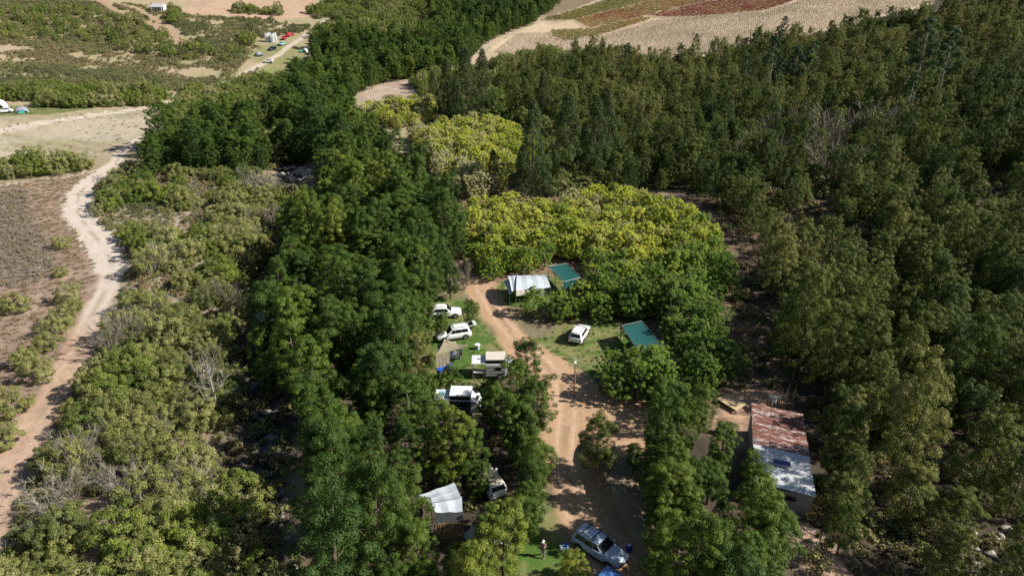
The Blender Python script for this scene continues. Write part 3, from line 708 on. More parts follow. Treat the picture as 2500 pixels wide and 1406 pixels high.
wx, wy = [], []
WSP = 3.3
for i, p in enumerate(WPX):
    a, b = scatter(W(p, 4.0), WSP if i < len(WPX)-1 else 2.6, seed=i); wx.append(a); wy.append(b)
wx = np.concatenate(wx); wy = np.concatenate(wy)
plant('wattle_tree', 'wattle', (wx, wy), lambda x, y, r: .35+.45*(fbm(x, y, 14, 61)-.5)*2+(r.random(len(x))-.5)*.6, .98,
      ("dark green", "mid green", "yellowish green", "wattle tree"), "tree", "wattle trees of the belt through the camp",
      "dense dark green wood of wattle trees running up the valley", "distant_wood", 6.5, 300, 1, .26, small=W(WPX[-1][:1]+[(1560, 980)]+[(1980, 980), (2000, 1500), (1540, 1500)], 3.0))

HPX = [(1400, 140), (1520, 108), (1600, 140), (1700, 140), (1800, 118), (1900, 95), (2000, 85), (2200, 48), (2300, 30), (2400, 5), (2650, -40), (2650, 1010), (2380, 1020), (2200, 1030), (2080, 1000), (1975, 950), (1905, 820), (1895, 700), (1880, 600), (1820, 510), (1760, 455), (1650, 420), (1540, 440), (1500, 430), (1480, 380), (1400, 330), (1340, 310), (1300, 290), (1230, 250), (1215, 200), (1260, 160), (1330, 145)]
HPX2 = [(2000, 950), (2650, 1000), (2650, 1470), (2380, 1440), (2150, 1330), (2040, 1230), (2030, 1100)]
hx, hy = scatter(W(HPX, 4.0), 3.25, seed=21); hx2, hy2 = scatter(W(HPX2, 4.0), 6.0, seed=22)
_r = np.random.default_rng(3)
# dark lanes and hollows in the hillside wood where fewer trees stand
dens = fbm(hx, hy, 26, 131, 3); keep = (dens > .43) | (_r.random(len(hx)) < .3)
hx, hy = np.concatenate([hx[keep], hx2]), np.concatenate([hy[keep], hy2])
plant('hillside_tree', 'hill', (hx, hy), lambda x, y, r: .46+.22*sm(150, 270, y)+1.0*(fbm(x, y, 30, 62)-.5)+(r.random(len(x))-.5)*.6, 1.0,
      ("dark olive green", "olive green", "brownish green", "feathery tree"), "tree", "young trees of the wooded hillside",
      "olive green wood of young trees covering the right hillside", "hillside_wood", 6.5, 300, 2, .32)

OPX = [(1135, 495), (1250, 500), (1350, 505), (1480, 470), (1590, 480), (1640, 510), (1730, 540), (1745, 590), (1790, 640), (1770, 710), (1720, 760), (1650, 780), (1560, 745), (1500, 790), (1370, 790), (1300, 760), (1260, 720), (1220, 680), (1170, 655), (1140, 560)]
OPX2 = [(1470, 880), (1560, 860), (1640, 870), (1720, 850), (1800, 870), (1750, 950), (1740, 985), (1620, 980), (1500, 930)]
OPX2b = [(1640, 780), (1740, 760), (1740, 860), (1640, 860)]
OPX3 = [(1005, 320), (1100, 305), (1200, 300), (1270, 315), (1320, 345), (1310, 375), (1280, 385), (1220, 450), (1150, 470), (1080, 440), (1040, 380)]
OPX4 = [(885, 268), (950, 255), (1055, 245), (1060, 280), (970, 300)]
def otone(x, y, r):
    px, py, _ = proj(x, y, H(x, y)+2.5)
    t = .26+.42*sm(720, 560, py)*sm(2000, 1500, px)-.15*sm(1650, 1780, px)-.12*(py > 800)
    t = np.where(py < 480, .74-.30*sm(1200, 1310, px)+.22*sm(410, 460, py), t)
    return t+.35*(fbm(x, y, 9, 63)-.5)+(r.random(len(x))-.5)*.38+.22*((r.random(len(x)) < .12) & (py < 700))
ps = [scatter(W(p, 2.2), 2.1, .42, 31+i) for i, p in enumerate((OPX, OPX2, OPX2b, OPX3, OPX4))]
ox = np.concatenate([p[0] for p in ps]); oy = np.concatenate([p[1] for p in ps])
plant('orchard_tree', 'orchard', (ox, oy), otone, .78, ("green", "yellow green", "yellow thinning", "orchard tree"), "tree", "autumn trees of the orchard",
      "yellow autumn trees of the far orchard block", "far_orchard", 4.3, 300, 3)

def one(name, kind, px, py, base, s, tone, label, cat, group=None, i=0, sz=1.0):
    """a tree singled out in the photograph; (px, py) is the foot when base, else the middle of the crown"""
    h = {'wattle': 4, 'hill': 4, 'orchard': 2.6, 'olive': 1.2, 'bright': 1.2, 'dry': 1.3, 'deadtree': 3.5, 'pine': 11, 'casu': 6}[kind]
    x, y = hit(px, py, 0 if base else h*s)
    return tree_thing(name, kind, i, x, y, s, i*1.7, tone, label, cat, group, sz)
for i, (px, py, s, lb) in enumerate([(1095, 292, 1.0, "left tree of the dark casuarina clump above the yellow orchard"), (1140, 300, 1.15, "tallest middle tree of the casuarina clump above the yellow orchard"), (1180, 292, 1.05, "right tree of the casuarina clump above the yellow orchard"),
        (1060, 270, .7, "short dark casuarina at the left foot of the clump"), (1118, 305, .75, "short casuarina at the front of the clump"), (1300, 478, .98, "stout dark casuarina between the two orchard blocks"), (1275, 485, .6, "low casuarina leaning on the stout one"), (1382, 458, 1.05, "slender grey green casuarina with pointed top"),
        (1447, 452, .95, "broad casuarina right of the slender one"), (1470, 440, 1.1, "narrow casuarina at the right end of the row"), (1325, 300, .8, "casuarina standing alone in the dark hollow"), (1425, 455, .7, "short casuarina between two taller ones"), (1205, 470, .5, "small dark conifer among yellow orchard trees")]):
    one('casuarina_tree', 'casu', px, py, True, s*1.32, .1+.1*(i % 4), lb, "tree", "casuarina trees above the orchard", i, 1.0)
for i, (px, py, s, t, lb) in enumerate([(2210, 310, 1.5, .8, "tallest pine on the slope with long bare trunk"), (2275, 300, 1.25, .7, "leaning bare trunked pine right of the tallest"), (2200, 335, .8, .6, "shorter pine in front of the tallest"), (1812, 240, .8, .5, "thin pine at the left end of the pine group"),
        (1870, 255, 1.1, .3, "dark pine with bare trunk in the group"), (1925, 270, 1.0, .3, "middle pine of the bare trunked group"), (1965, 250, 1.05, .8, "bright topped pine at the right of the group"), (1940, 255, .85, .4, "slim pine behind the bright topped one"), (1890, 265, .8, .2, "short pine at the front of the group"),
        (1905, 130, .85, .0, "big dark pine rising above the vineyard edge"), (1888, 150, .75, .0, "second dark pine left of the big one"), (1470, 170, .6, .2, "tall thin tree at the vineyard edge"), (1530, 165, .6, .1, "dark tree at the vineyard edge"), (1430, 165, .55, .2, "leftmost tall tree at the vineyard edge")]):
    one('pine_tree', 'pine', px, py, True, s, t, lb, "tree", "tall pines on the right hillside", i)
one('lone_tree', 'hill', 1462, 1055, False, 1.0, .35, "lone grey green tree at the fork of the dirt road", "tree", None, 2, .8)
one('lawn_tree', 'wattle', 1148, 772, False, .5, .3, "small round dark tree at the edge of the camp lawn", "tree", None, 1)
one('thin_tree', 'dry', 1133, 690, False, .9, .2, "thin almost leafless sapling beside the road", "tree", None, 1, 1.6)
one('dead_tree', 'deadtree', 530, 1020, True, 1.15, .9, "bleached dead tree above the shaded stream", "tree", "dead trees", 0)
one('dead_tree', 'deadtree', 787, 425, True, .95, .9, "grey leafless tree beside the pale stones", "tree", "dead trees", 1)
one('dead_tree', 'deadtree', 385, 660, True, .8, .7, "leafless tree beside the white track", "tree", "dead trees", 0)
one('dead_tree', 'deadtree', 2020, 350, True, 1.0, .5, "grey half dead tree on the hillside", "tree", "dead trees", 1)
one('dry_sapling', 'hill', 1020, 880, False, .95, 1.0, "dry brownish tree beside the tan canvas tent", "tree", None, 3)

# trees that stand among the camp things, each where the photograph shows it
for i, (px, py, s, t, lb) in enumerate([(1288, 905, .8, .3, "tree leaning over the road side of the first caravan"), (1258, 965, .9, .4, "dark tree between the two caravans and the road"), (1310, 1000, .95, .35, "tree overhanging the road opposite the lamp post"), (1212, 1000, .8, .5, "tree touching the dark caravan"),
        (1262, 1052, .95, .4, "tree in front of the one overhanging the road"), (1112, 1098, .95, .75, "bright round headed tree below the dark caravan"), (1045, 1120, .65, .7, "small bright tree left of the round headed one"), (1266, 1098, .62, .3, "dark tree above the beige roofed vehicle"), (1312, 1128, .72, .6, "tree beside the narrow part of the road"),
        (1200, 1285, .6, .4, "tree right of the gazebo"), (1285, 1245, .62, .5, "tree right of the beige roofed vehicle"), (1228, 1345, .95, .85, "yellowish tree over the ridge tent"), (1290, 1262, .7, .3, "thin tree at the edge of the shaded lawn"), (1022, 1365, .75, .5, "tree below the gazebo"), (1118, 1392, .55, .5, "tree below the ridge tent"), (1160, 1410, .9, .9, "yellow green tree at the bottom edge"),
        (1612, 1015, .6, .5, "topmost tree on the right bank of the fork"), (1662, 1000, .65, .4, "tree at the sandy edge left of the plywood board"), (1712, 1012, .65, .45, "tree just below left of the plywood board"), (1602, 1078, .62, .35, "tree at the left corner of the right bank"), (1665, 1062, .75, .5, "tree in the middle of the right bank top"),
        (1548, 1118, .42, .1, "dark low bush like tree at the tip of the bank"), (1588, 1150, .6, .4, "tree leaning over the shaded bank"), (1640, 1150, .75, .5, "broad tree on the right bank"), (1606, 1235, .65, .6, "tree on the bank above the silver suv"), (1618, 1330, .7, .7, "tree on the bank right of the blue barrel"), (1605, 1415, .7, .6, "tree on the bank at the bottom edge"), (1668, 1240, .75, .4, "dark tree behind the bank edge"),
        (1080, 1170, .38, .5, "slim tree standing over the gazebo roof"), (1170, 1180, .5, .5, "small tree beside the nose of the beige roofed vehicle"), (985, 1262, .95, .5, "broad tree left of the gazebo"), (1400, 1418, .6, 1.0, "yellow green tree top at the bottom edge by the people"), (1035, 975, .9, .35, "tree left of the dark caravan"), (1100, 930, .55, .4, "small tree between the tan tent and the dark caravan"), (1068, 942, .42, .5, "small tree below the blue groundsheet"),
        (1765, 1105, .7, .4, "tree at the left wall of the shed"), (1832, 1150, .45, .5, "slight tree reaching over the shed roof"), (1840, 1225, .7, .6, "tree before the front wall of the shed"), (1900, 1310, .65, .5, "tree below the front corner of the shed"), (1030, 770, .8, .3, "dark tree hiding the front of the white car"), (1075, 795, .5, .4, "low tree between the two white cars")]):
    one('camp_tree', 'wattle', px, py, False, s, t, lb, "tree", "trees between the camp things", i)
for i, (px, py, s, t, lb) in enumerate([(1302, 738, .72, .3, "leafy tree at the front of the silver shelter"), (1368, 742, .75, .4, "first orchard tree right of the shelter front"), (1425, 728, .8, .45, "orchard tree under the hanging green curtain"), (1480, 722, .8, .4, "orchard tree right of the green curtain"), (1468, 752, .7, .35, "orchard tree behind the parked white suv"), (1395, 752, .6, .3, "low orchard tree above the lawn"), (1518, 738, .75, .4, "orchard tree above the teal shade roof"),
        (1232, 632, .8, .15, "green tree at the top of the camp road"), (1282, 640, .75, .2, "green tree behind the silver shelter"), (1330, 622, .75, .3, "green tree behind the shade net roof"), (1492, 893, .72, .2, "green tree at the corner of the lawn"), (1548, 888, .78, .4, "tree hiding the front of the teal shade roof"), (1602, 888, .8, .35, "tree right of the one hiding the shade roof"), (1500, 930, .8, .15, "dark green tree over the camp chair"), (1560, 930, .85, .3, "dense tree below the teal shade roof"), (1622, 935, .85, .35, "tree at the road fork edge"), (1650, 812, .8, .35, "tree just right of the teal shade roof")]):
    one('garden_tree', 'orchard', px, py, False, s*1.08, t, lb, "tree", "leafy trees round the shelters", i)
for i, (px, py, s, t, lb) in enumerate([(2055, 1020, 1.0, .2, "dark tree right of the shed roof top"), (2065, 1100, .95, .2, "dark tree beside the middle of the shed"), (2075, 1190, .9, .3, "dark tree beside the lower end of the shed"), (2080, 960, .8, .3, "tree up the slope from the shed"), (2060, 1290, .7, .3, "small dark tree below the shed")]):
    one('shade_tree', 'hill', px, py, False, s, t, lb, "tree", "trees shading the shed", i, 1.15)

# ---- scrub between the track and the stream
SPX = [(300, 400), (370, 430), (450, 425), (560, 420), (650, 435), (745, 470), (735, 500), (690, 550), (640, 620), (600, 700), (570, 800), (535, 880), (540, 1000), (560, 1100), (600, 1180), (625, 1260), (640, 1400), (650, 1480), (-100, 1480), (-100, 1330), (40, 1240), (80, 1120), (150, 1030), (195, 940), (240, 870), (262, 790), (300, 720), (325, 650), (275, 570), (235, 500), (250, 450)]
sx, sy = scatter(W(SPX, 1.0), 1.7, seed=41)
rr = np.random.default_rng(9); kd = .5+(rr.random(len(sx))-.5)*.62+1.5*(fbm(sx, sy, 8, 71, 3)-.5)
far_ = sm(60, 130, sy)
gap = (segd(sx, sy, TRACK) > 4.4) & (segd(sx, sy, TRACK7) > 1.6)
thin = (rr.random(len(sx)) < 1-.22*sm(75, 110, sy)) & (fbm(sx, sy, 6, 171, 3) < .66-.12*sm(62, 85, sy))
b_ = gap & thin
mk = lambda k: (sx[k & b_], sy[k & b_])
gl = lambda x, y, r: .45+.9*(fbm(x, y, 11, 64)-.5)+(r.random(len(x))-.5)*.6
plant('green_shrub', 'bright', mk(kd < .34), lambda x, y, r: .35+.8*(fbm(x, y, 11, 64)-.5)+(r.random(len(x))-.5)*.7, 1.1, ("deep green", "bright green", "yellow flowering", "bushy shrub"), "shrub", "green shrubs between track and stream",
      "green shrubs of the far river scrub", "green_scrub", 2.2, 300, 4, .3)
plant('olive_shrub', 'olive', mk((kd >= .34) & (kd < .88)), gl, 1.12, ("dark olive", "olive green", "pale grey green", "rounded shrub"), "shrub", "olive shrubs between track and stream",
      "olive shrubs of the far river scrub", "olive_scrub", 2.2, 300, 5, .3)
dx_, dy_ = scatter(W([(1850, 280), (2100, 260), (2150, 380), (2000, 430), (1820, 400)], 3.0), 9.0, .5, 55)
plant('leafless_tree', 'dry', (dx_, dy_), lambda x, y, r: .0+.4*r.random(len(x)), 2.4, ("brown", "grey", "silvery grey", "leafless spreading tree"), "tree", "leafless trees in the hillside hollow", "", "leafless_wood", 2.2, 300, 16, .2)
plant('dry_shrub', 'dry', mk(kd >= .88), lambda x, y, r: .5+(r.random(len(x))-.5)*1.0, 1.05, ("brown", "grey", "silvery grey", "twiggy leafless shrub"), "shrub", "dry shrubs between track and stream",
      "grey dry shrubs of the far river scrub", "dry_scrub", 2.2, 300, 6, .3)
# bushes that stand alone along the left side of the track
for i, (px, py, s, t, lb) in enumerate([(150, 590, .95, .5, "round green bush alone on the dry meadow"), (145, 662, .75, .55, "low flat topped bush on the dry meadow"), (30, 738, 1.25, .6, "large umbrella shaped bush at the left edge"), (165, 718, 1.1, .7, "pale topped bush first in the track side row"),
        (150, 775, 1.1, .6, "second bush of the track side row"), (125, 800, 1.0, .6, "third bush of the track side row"), (110, 835, 1.0, .5, "fourth bush of the track side row"), (60, 870, 1.1, .5, "wide bush left of the track side row"), (90, 905, 1.1, .6, "lowest bush of the track side row"), (235, 515, .9, .7, "yellow green bush overhanging the white bend"),
        (20, 985, 1.3, .5, "grey green bush at the left edge below the row"), (5, 1060, 1.1, .6, "bush at the left edge beside the orange track"), (175, 745, .9, .4, "small bush tucked between the first and second"), (20, 410, 1.2, .3, "dark bush at the left end of the strip"), (1160, 750, .5, .3, "tiny bush by the lawn edge")]):
    one('trackside_bush', 'olive', px, py, False, s, t, lb, "bush", "bushes standing alone beside the left track", i)
# shrubs and hedge further up on the left
UP = [([(1010, 200), (1060, 180), (1160, 165), (1215, 200), (1235, 250), (1210, 290), (1110, 280), (1040, 240)], 2.6, 1.3), ([(1210, 275), (1330, 300), (1430, 340), (1500, 440), (1400, 470), (1320, 460), (1345, 380), (1300, 310)], 2.6, 1.3), ([(1205, 150), (1340, 125), (1500, 132), (1420, 165), (1320, 160), (1240, 215), (1200, 200)], 2.4, 1.3), ([(660, 270), (700, 300), (690, 370), (740, 380), (770, 400), (720, 400), (660, 400), (640, 330)], 2.4, 1.3), ([(-60, 232), (90, 215), (420, 232), (400, 248), (200, 252), (-60, 256)], 2.3, 1.7), ([(-60, 408), (60, 398), (120, 395), (265, 388), (270, 398), (100, 415), (-60, 432)], 2.6, 1.0),
      ([(420, 245), (470, 215), (560, 200), (700, 185), (700, 260), (640, 285), (560, 270), (480, 280), (425, 300), (400, 290)], 2.3, 1.15),
      ([(-60, 20), (200, 10), (360, 60), (560, 110), (620, 60), (700, 90), (640, 130), (560, 150), (380, 130), (200, 100), (-60, 90)], 6.5, 1.3),
      ([(340, 20), (420, 10), (440, 30), (420, 55), (350, 40)], 3.0, 1.5), ([(740, 20), (900, -20), (1060, -50), (1060, 60), (1000, 90), (860, 90), (780, 90), (700, 75), (790, 50)], 3.6, 1.7), ([(560, 18), (690, 22), (690, 32), (570, 30)], 4, 1.5)]
ux, uy = [], []; us_ = []
for i, (p, sp, s) in enumerate(UP):
    a, b = scatter(W(p, 1.5), sp, seed=80+i); ux.append(a); uy.append(b)
ux = np.concatenate(ux); uy = np.concatenate(uy); k = (segd(ux, uy, TRACK) > 4.2) & (segd(ux, uy, TRACK5) > 3) & (segd(ux, uy, TRACK9) > 3); ux, uy = ux[k], uy[k]
h1 = rr.random(len(ux)) < .5
plant('hedge_shrub', 'olive', (ux[h1], uy[h1]), gl, 1.45, ("dark olive", "olive green", "greyish green", "tall spreading shrub"), "shrub", "tall shrubs beyond the pale field", "olive shrubs scattered over the far left hillside", "far_olive_shrubs", 2.2, 300, 7, .3)
plant('thicket_shrub', 'bright', (ux[~h1], uy[~h1]), lambda x, y, r: .15+.6*(fbm(x, y, 15, 65))*r.random(len(x)), 1.45, ("dark green", "leaf green", "yellow green", "dense thicket shrub"), "shrub", "green thicket shrubs beyond the pale field", "green shrubs scattered over the far left hillside", "far_green_shrubs", 2.2, 300, 8, .3)

# ---- low heath, vines and grass: nobody could count these
FP = [[(-80, -40), (300, -10), (420, 20), (640, 45), (760, 60), (740, 80), (640, 112), (600, 150), (560, 192), (430, 240), (200, 240), (-80, 235)], [(560, 190), (700, 150), (770, 150), (740, 190), (700, 250), (600, 270), (500, 260)]]
fx, fy = [], []
for i, p in enumerate(FP):
    a, b = scatter(W(p), 1.35, .5, 90+i); fx.append(a); fy.append(b)
fx = np.concatenate(fx); fy = np.concatenate(fy)
k = (segd(fx, fy, TRACK) > 2.5) & (segd(fx, fy, TRACK5) > 2.8) & (segd(fx, fy, TRACK9) > 2.6) & (fbm(fx, fy, 16, 140, 3)+.25*(rr.random(len(fx))-.5) < .56) & ~pip(fx, fy, Z['bare_top']) & (sdist(fx, fy, Z['far_camp']) < 0)
strew('heath_scrub', 'fynbos', (fx[k], fy[k]), lambda x, y, r: .35+1.3*(fbm(x, y, 35, 66)-.5)+(r.random(len(x))-.5)*.5, 1.35, "low olive and rust coloured heath scrub on the left hillside", 1)
a, b = scatter(Z['heath'], .75, .5, 95); k = rr.random(len(a)) < .25+.6*fbm(a, b, 3, 222); a = a[k]+rr.normal(size=k.sum())*.3; b = b[k]+rr.normal(size=k.sum())*.3
strew('dry_heath', 'fynbos', (a, b), lambda x, y, r: .95+0*x+r.random(len(x))*.05, .75, "grey brown dry heath in the field at the left edge", 2, 0, .7)
a, b = scatter(W([(300, 400), (745, 470), (700, 550), (600, 800), (560, 1000), (640, 1180), (700, 1480), (-100, 1480), (40, 1200), (280, 720), (250, 560), (230, 450)]), 1.5, .5, 96)
k = (segd(a, b, TRACK) > 2.4) & (segd(a, b, TRACK7) > 1.5)
strew('undergrowth', 'fynbos', (a[k], b[k]), lambda x, y, r: .4+1.2*(fbm(x, y, 12, 67)-.5)+(r.random(len(x))-.5)*.7, 1.0, "low mixed undergrowth between the shrubs of the river scrub", 3)
a, b = scatter(W([(1900, 940), (2000, 960), (2600, 900), (2600, 1480), (1950, 1480), (1990, 1250), (2010, 1150), (1960, 1000)]), 1.9, .5, 97)
strew('shaded_undergrowth', 'fynbos', (a, b), lambda x, y, r: .1+.5*r.random(len(x)), 1.3, "dark undergrowth below the right hillside trees", 4)
a, b = scatter(Z['meadow'], 1.2, .5, 98); k = segd(a, b, TRACK) > 2.2
a, b = scatter(W([(1700, 460), (1850, 540), (1880, 640), (1890, 800), (1960, 950), (1780, 950), (1800, 780), (1820, 640), (1740, 520)]), 1.7, .5, 197)
strew('strip_undergrowth', 'fynbos', (a, b), lambda x, y, r: .1+.8*r.random(len(x))**2, 1.0, "dark low growth on the shaded strip beside the orchard", 14)
a, b = scatter(W(HPX, 1.0), 2.6, .5, 198)
strew('hillside_undergrowth', 'fynbos', (a, b), lambda x, y, r: .1+.6*r.random(len(x)), 2.0, "undergrowth beneath the trees of the right hillside", 15)
a, b = scatter(Z['meadow'], 1.2, .5, 98); k = segd(a, b, TRACK) > 2.2
_x, _y = scatter(W([(600, 850), (690, 900), (720, 1000), (700, 1200), (740, 1450), (640, 1450), (600, 1250), (560, 1050), (540, 900)]), 1.6, .5, 199)
_c, _d = scatter(W([(760, 1406), (1240, 1406), (1330, 1200), (1320, 1050), (1250, 930), (1180, 1000), (1060, 1050), (900, 900), (740, 1000)]), 2.2, .5, 231)
strew('camp_undergrowth', 'fynbos', (_c, _d), lambda x, y, r: .1+.7*r.random(len(x)), .75, "low leafy growth and litter beneath the trees of the camp", 27)
strew('stream_undergrowth', 'fynbos', (_x, _y), lambda x, y, r: .05+.5*r.random(len(x)), 1.2, "dark growth along the shaded stream bed", 17)
strew('dry_grass', 'grass', (a[k], b[k]), lambda x, y, r: .9+0*x, 1.0, "dry grass tufts on the brown meadow", 5)
a, b = scatter(Z['field'], 2.0, .5, 99); k = (fbm(a, b, 8, 150) > .5) & (rr.random(len(a)) < .5); a = a+rr.normal(size=len(a))*.9; b = b+rr.normal(size=len(b))*.9
strew('field_grass', 'grass', (a[k], b[k]), lambda x, y, r: .6+.3*r.random(len(x)), .8, "sparse grass tufts on the pale sandy field", 6)
lg = []
for kx in ('lawn_left', 'lawn_right', 'lawn_shelter', 'lawn_far'): lg.append(scatter(Z[kx], 1.0, .5, 101))
a = np.concatenate([q[0] for q in lg]); b = np.concatenate([q[1] for q in lg])
strew('lawn_grass', 'grass', (a, b), lambda x, y, r: .15+.5*r.random(len(x))**2, .45, "grass tufts on the camp lawns", 7)
# vines in rows
def vine_rows(poly, sp_row, sp_vine, seed):
    P = np.array(poly); x0, y0 = P.min(0); x1, y1 = P.max(0); ang = math.radians(12)
    cx, cy = (x0+x1)/2, (y0+y1)/2; R_ = max(x1-x0, y1-y0)*.75
    A, B = np.meshgrid(np.arange(-R_, R_, sp_vine), np.arange(-R_, R_, sp_row)); A = A.ravel(); B = B.ravel()
    r = np.random.default_rng(seed); A = A+r.normal(size=A.size)*.15
    x = cx+A*math.cos(ang)-B*math.sin(ang); y = cy+A*math.sin(ang)+B*math.cos(ang)
    k = pip(x, y, poly); return x[k], y[k]
VB = {'green_vines': ([(1322, 52), (1400, 28), (1500, -2), (1590, -30), (1720, -30), (1600, 2), (1480, 30), (1390, 52)], 'vine', 0.05, "green leafed vine rows at the top of the vineyard"),
      'orange_vines': ([(1400, 52), (1490, 30), (1610, 3), (1730, -30), (1860, -30), (1760, 0), (1660, 20), (1560, 45), (1440, 72)], 'vine', .6, "orange autumn vine rows"),
      'yellow_vines': ([(1350, 95), (1345, 78), (1440, 74), (1560, 46), (1590, 50), (1480, 85), (1380, 102)], 'vine', .3, "yellow vine rows above the bare ones"),
      'red_vines': ([(1580, 42), (1670, 20), (1770, 0), (1870, -30), (1990, -30), (1930, 8), (1860, 30), (1720, 42), (1650, 45)], 'vine', .95, "red vine rows beside the bare ones"),
      'bare_vines': ([(1200, 132), (1260, 85), (1340, 80), (1350, 98), (1480, 88), (1600, 50), (1860, 32), (1940, 8), (2000, -35), (2320, -40), (2270, 10), (2000, 75), (1750, 130), (1600, 145), (1480, 135)], 'barevine', .3, "bare vine rows on pale soil")}
for i, (nm, (p, kd_, tn, lb)) in enumerate(VB.items()):
    x, y = vine_rows(W(p), 2.1, 1.15, i)
    z = H(x, y); r = np.random.default_rng(i); n = len(x); rot = np.zeros((n, 3)); rot[:, 2] = math.radians(12)+r.normal(size=n)*.1
    s = (.8+.4*r.random(n))*(1.15 if kd_ == 'vine' else .72)
    stuff_instances(nm, LOW[kd_], x, y, z, np.clip(tn+(r.random(n)-.5)*.5+.9*(fbm(x, y, 14, 9)-.5), 0, 1), rot, np.stack([s, s, s], 1), lb)
    print(nm, n)

# ================================================================== camp things
def wx_(px, py, dz=0.0):
    """world point on a surface dz above the ground"""
    x, y = hit(px, py, dz); return Vector((x, y, gz(x, y)+dz))
def hd(p, q):      # heading between two ground points of the photograph
    a, b = hit(*p), hit(*q); return math.atan2(b[1]-a[1], b[0]-a[0])
M['tyre'] = plain("tyre_rubber", (.02, .02, .022), .85, scale=20)
M['rim'] = plain("wheel_rim", (.38, .38, .40), .35, .8, var=.1)
M['glass'] = plain("tinted_glass", (.010, .012, .015), .07, var=.3, scale=1, spec=.8)
M['trim'] = plain("black_trim", (.022, .022, .024), .6, scale=8)
M['lampred'] = plain("red_lens", (.45, .02, .015), .2)
M['lampclear'] = plain("clear_lens", (.6, .62, .65), .12, .3)
M['plate'] = plain("number_plate", (.7, .68, .55), .5)
M['steel'] = plain("galvanised_pole", (.32, .33, .34), .45, .6, scale=12)
M['white'] = plain("white_panel", (.78, .79, .80), .4, var=.05, scale=2)
M['cream'] = plain("cream_panel", (.62, .57, .48), .5, var=.07, scale=2)
M['greypanel'] = plain("pale_grey_panel", (.50, .52, .52), .5, var=.08, scale=2)
M['darkcloth'] = plain("dark_cloth", (.035, .038, .042), .9, var=.4, scale=4, bump=.5)
M['tancanvas'] = plain("tan_canvas", (.27, .235, .16), .9, var=.15, scale=2.5, bump=.6)
M['silvertarp'] = plain("silver_tarpaulin", (.50, .55, .60), .55, var=.10, scale=1.6, bump=.5)
M['greennet'] = plain("green_shade_net", (.008, .085, .08), .75, var=.15, scale=2.2, bump=.3)
M['bluetarp'] = plain("blue_groundsheet", (.02, .10, .50), .5, var=.35, scale=2.5, bump=.8)
M['wood'] = plain("plywood", (.62, .47, .28), .75, var=.12, scale=3)
M['pole'] = plain("wooden_pole", (.27, .18, .12), .85, var=.3, scale=9)
M['concrete'] = plain("grey_plaster", (.30, .28, .26), .9, var=.15, scale=2)
M['rock'] = plain("pale_rock", (.46, .41, .34), .95, var=.3, scale=2.4, bump=.8)
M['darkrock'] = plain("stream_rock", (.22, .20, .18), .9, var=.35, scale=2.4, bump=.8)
M['skin'] = plain("skin", (.42, .25, .17), .6)
M['teal'] = plain("teal_tent_cloth", (.03, .42, .42), .7, var=.15)
M['tentgrey'] = plain("grey_tent_cloth", (.26, .28, .33), .75, var=.12)
M['red'] = plain("red_paint", (.50, .02, .025), .3, coat=.5)
M['bluecloth'] = plain("pale_blue_cloth", (.30, .50, .62), .7)
M['binblue'] = plain("blue_plastic", (.015, .05, .42), .4)
M['bluewhite'] = plain("bluish_white_plastic", (.50, .58, .78), .45, var=.1)
def paint(name, c, rough=.22): return plain(name, c, rough, .0, var=.03, scale=1, spec=.5, coat=.8)
P_WHITE = paint("white_car_paint", (.80, .80, .80)); P_SILVER = paint("silver_blue_car_paint", (.46, .54, .66)); P_BLUE = paint("blue_car_paint", (.09, .22, .55)); P_BLACK = paint("dark_blue_car_paint", (.012, .016, .05))
P_TAN = paint("beige_roof_cover", (.60, .49, .36), .7)
M['rust'] = None
def rust_mat():
    m, t, p = new_mat("rusty_corrugated_iron"); L = t.links.new
    tc = t.nodes.new("ShaderNodeTexCoord"); mp = t.nodes.new("ShaderNodeMapping"); mp.inputs["Scale"].default_value = (1.0, 5.5, 1)
    n = t.nodes.new("ShaderNodeTexNoise"); n.inputs["Scale"].default_value = 1.6; n.inputs["Detail"].default_value = 5; n.inputs["Roughness"].default_value = .7
    n2 = t.nodes.new("ShaderNodeTexNoise"); n2.inputs["Scale"].default_value = 9; n2.inputs["Detail"].default_value = 3
    L(tc.outputs["Object"], mp.inputs[0]); L(mp.outputs[0], n.inputs["Vector"]); L(tc.outputs["Object"], n2.inputs["Vector"])
    ad = t.nodes.new("ShaderNodeMath"); ad.operation = 'MULTIPLY_ADD'; ad.inputs[1].default_value = .45; L(n2.outputs[0], ad.inputs[0]); L(n.outputs[0], ad.inputs[2])
    r = t.nodes.new("ShaderNodeValToRGB"); e = r.color_ramp.elements
    e[0].position = .62; e[0].color = (.60, .57, .55, 1); e[1].position = .68; e[1].color = (.25, .095, .06, 1); k = e.new(.95); k.color = (.16, .06, .04, 1)
    L(ad.outputs[0], r.inputs[0]); mw = t.nodes.new("ShaderNodeTexNoise"); mw.inputs["Scale"].default_value = .9; mm = t.nodes.new("ShaderNodeMapping"); mm.inputs["Scale"].default_value = (.15, 2.2, 1); L(tc.outputs["Object"], mm.inputs[0]); L(mm.outputs[0], mw.inputs["Vector"]); a3 = t.nodes.new("ShaderNodeMath"); a3.operation = 'MULTIPLY_ADD'; a3.inputs[1].default_value = .5; a3.inputs[2].default_value = -.25; L(mw.outputs[0], a3.inputs[0]); a4 = t.nodes.new("ShaderNodeMath"); a4.operation = 'ADD'; L(ad.outputs[0], a4.inputs[0]); L(a3.outputs[0], a4.inputs[1]); L(a4.outputs[0], r.inputs[0]); L(r.outputs[0], p.inputs["Base Color"]); p.inputs["Roughness"].default_value = .7
    return m
M['rust'] = rust_mat()
M['tin'] = plain("white_painted_iron", (.62, .64, .66), .45, .1, var=.12, scale=3)

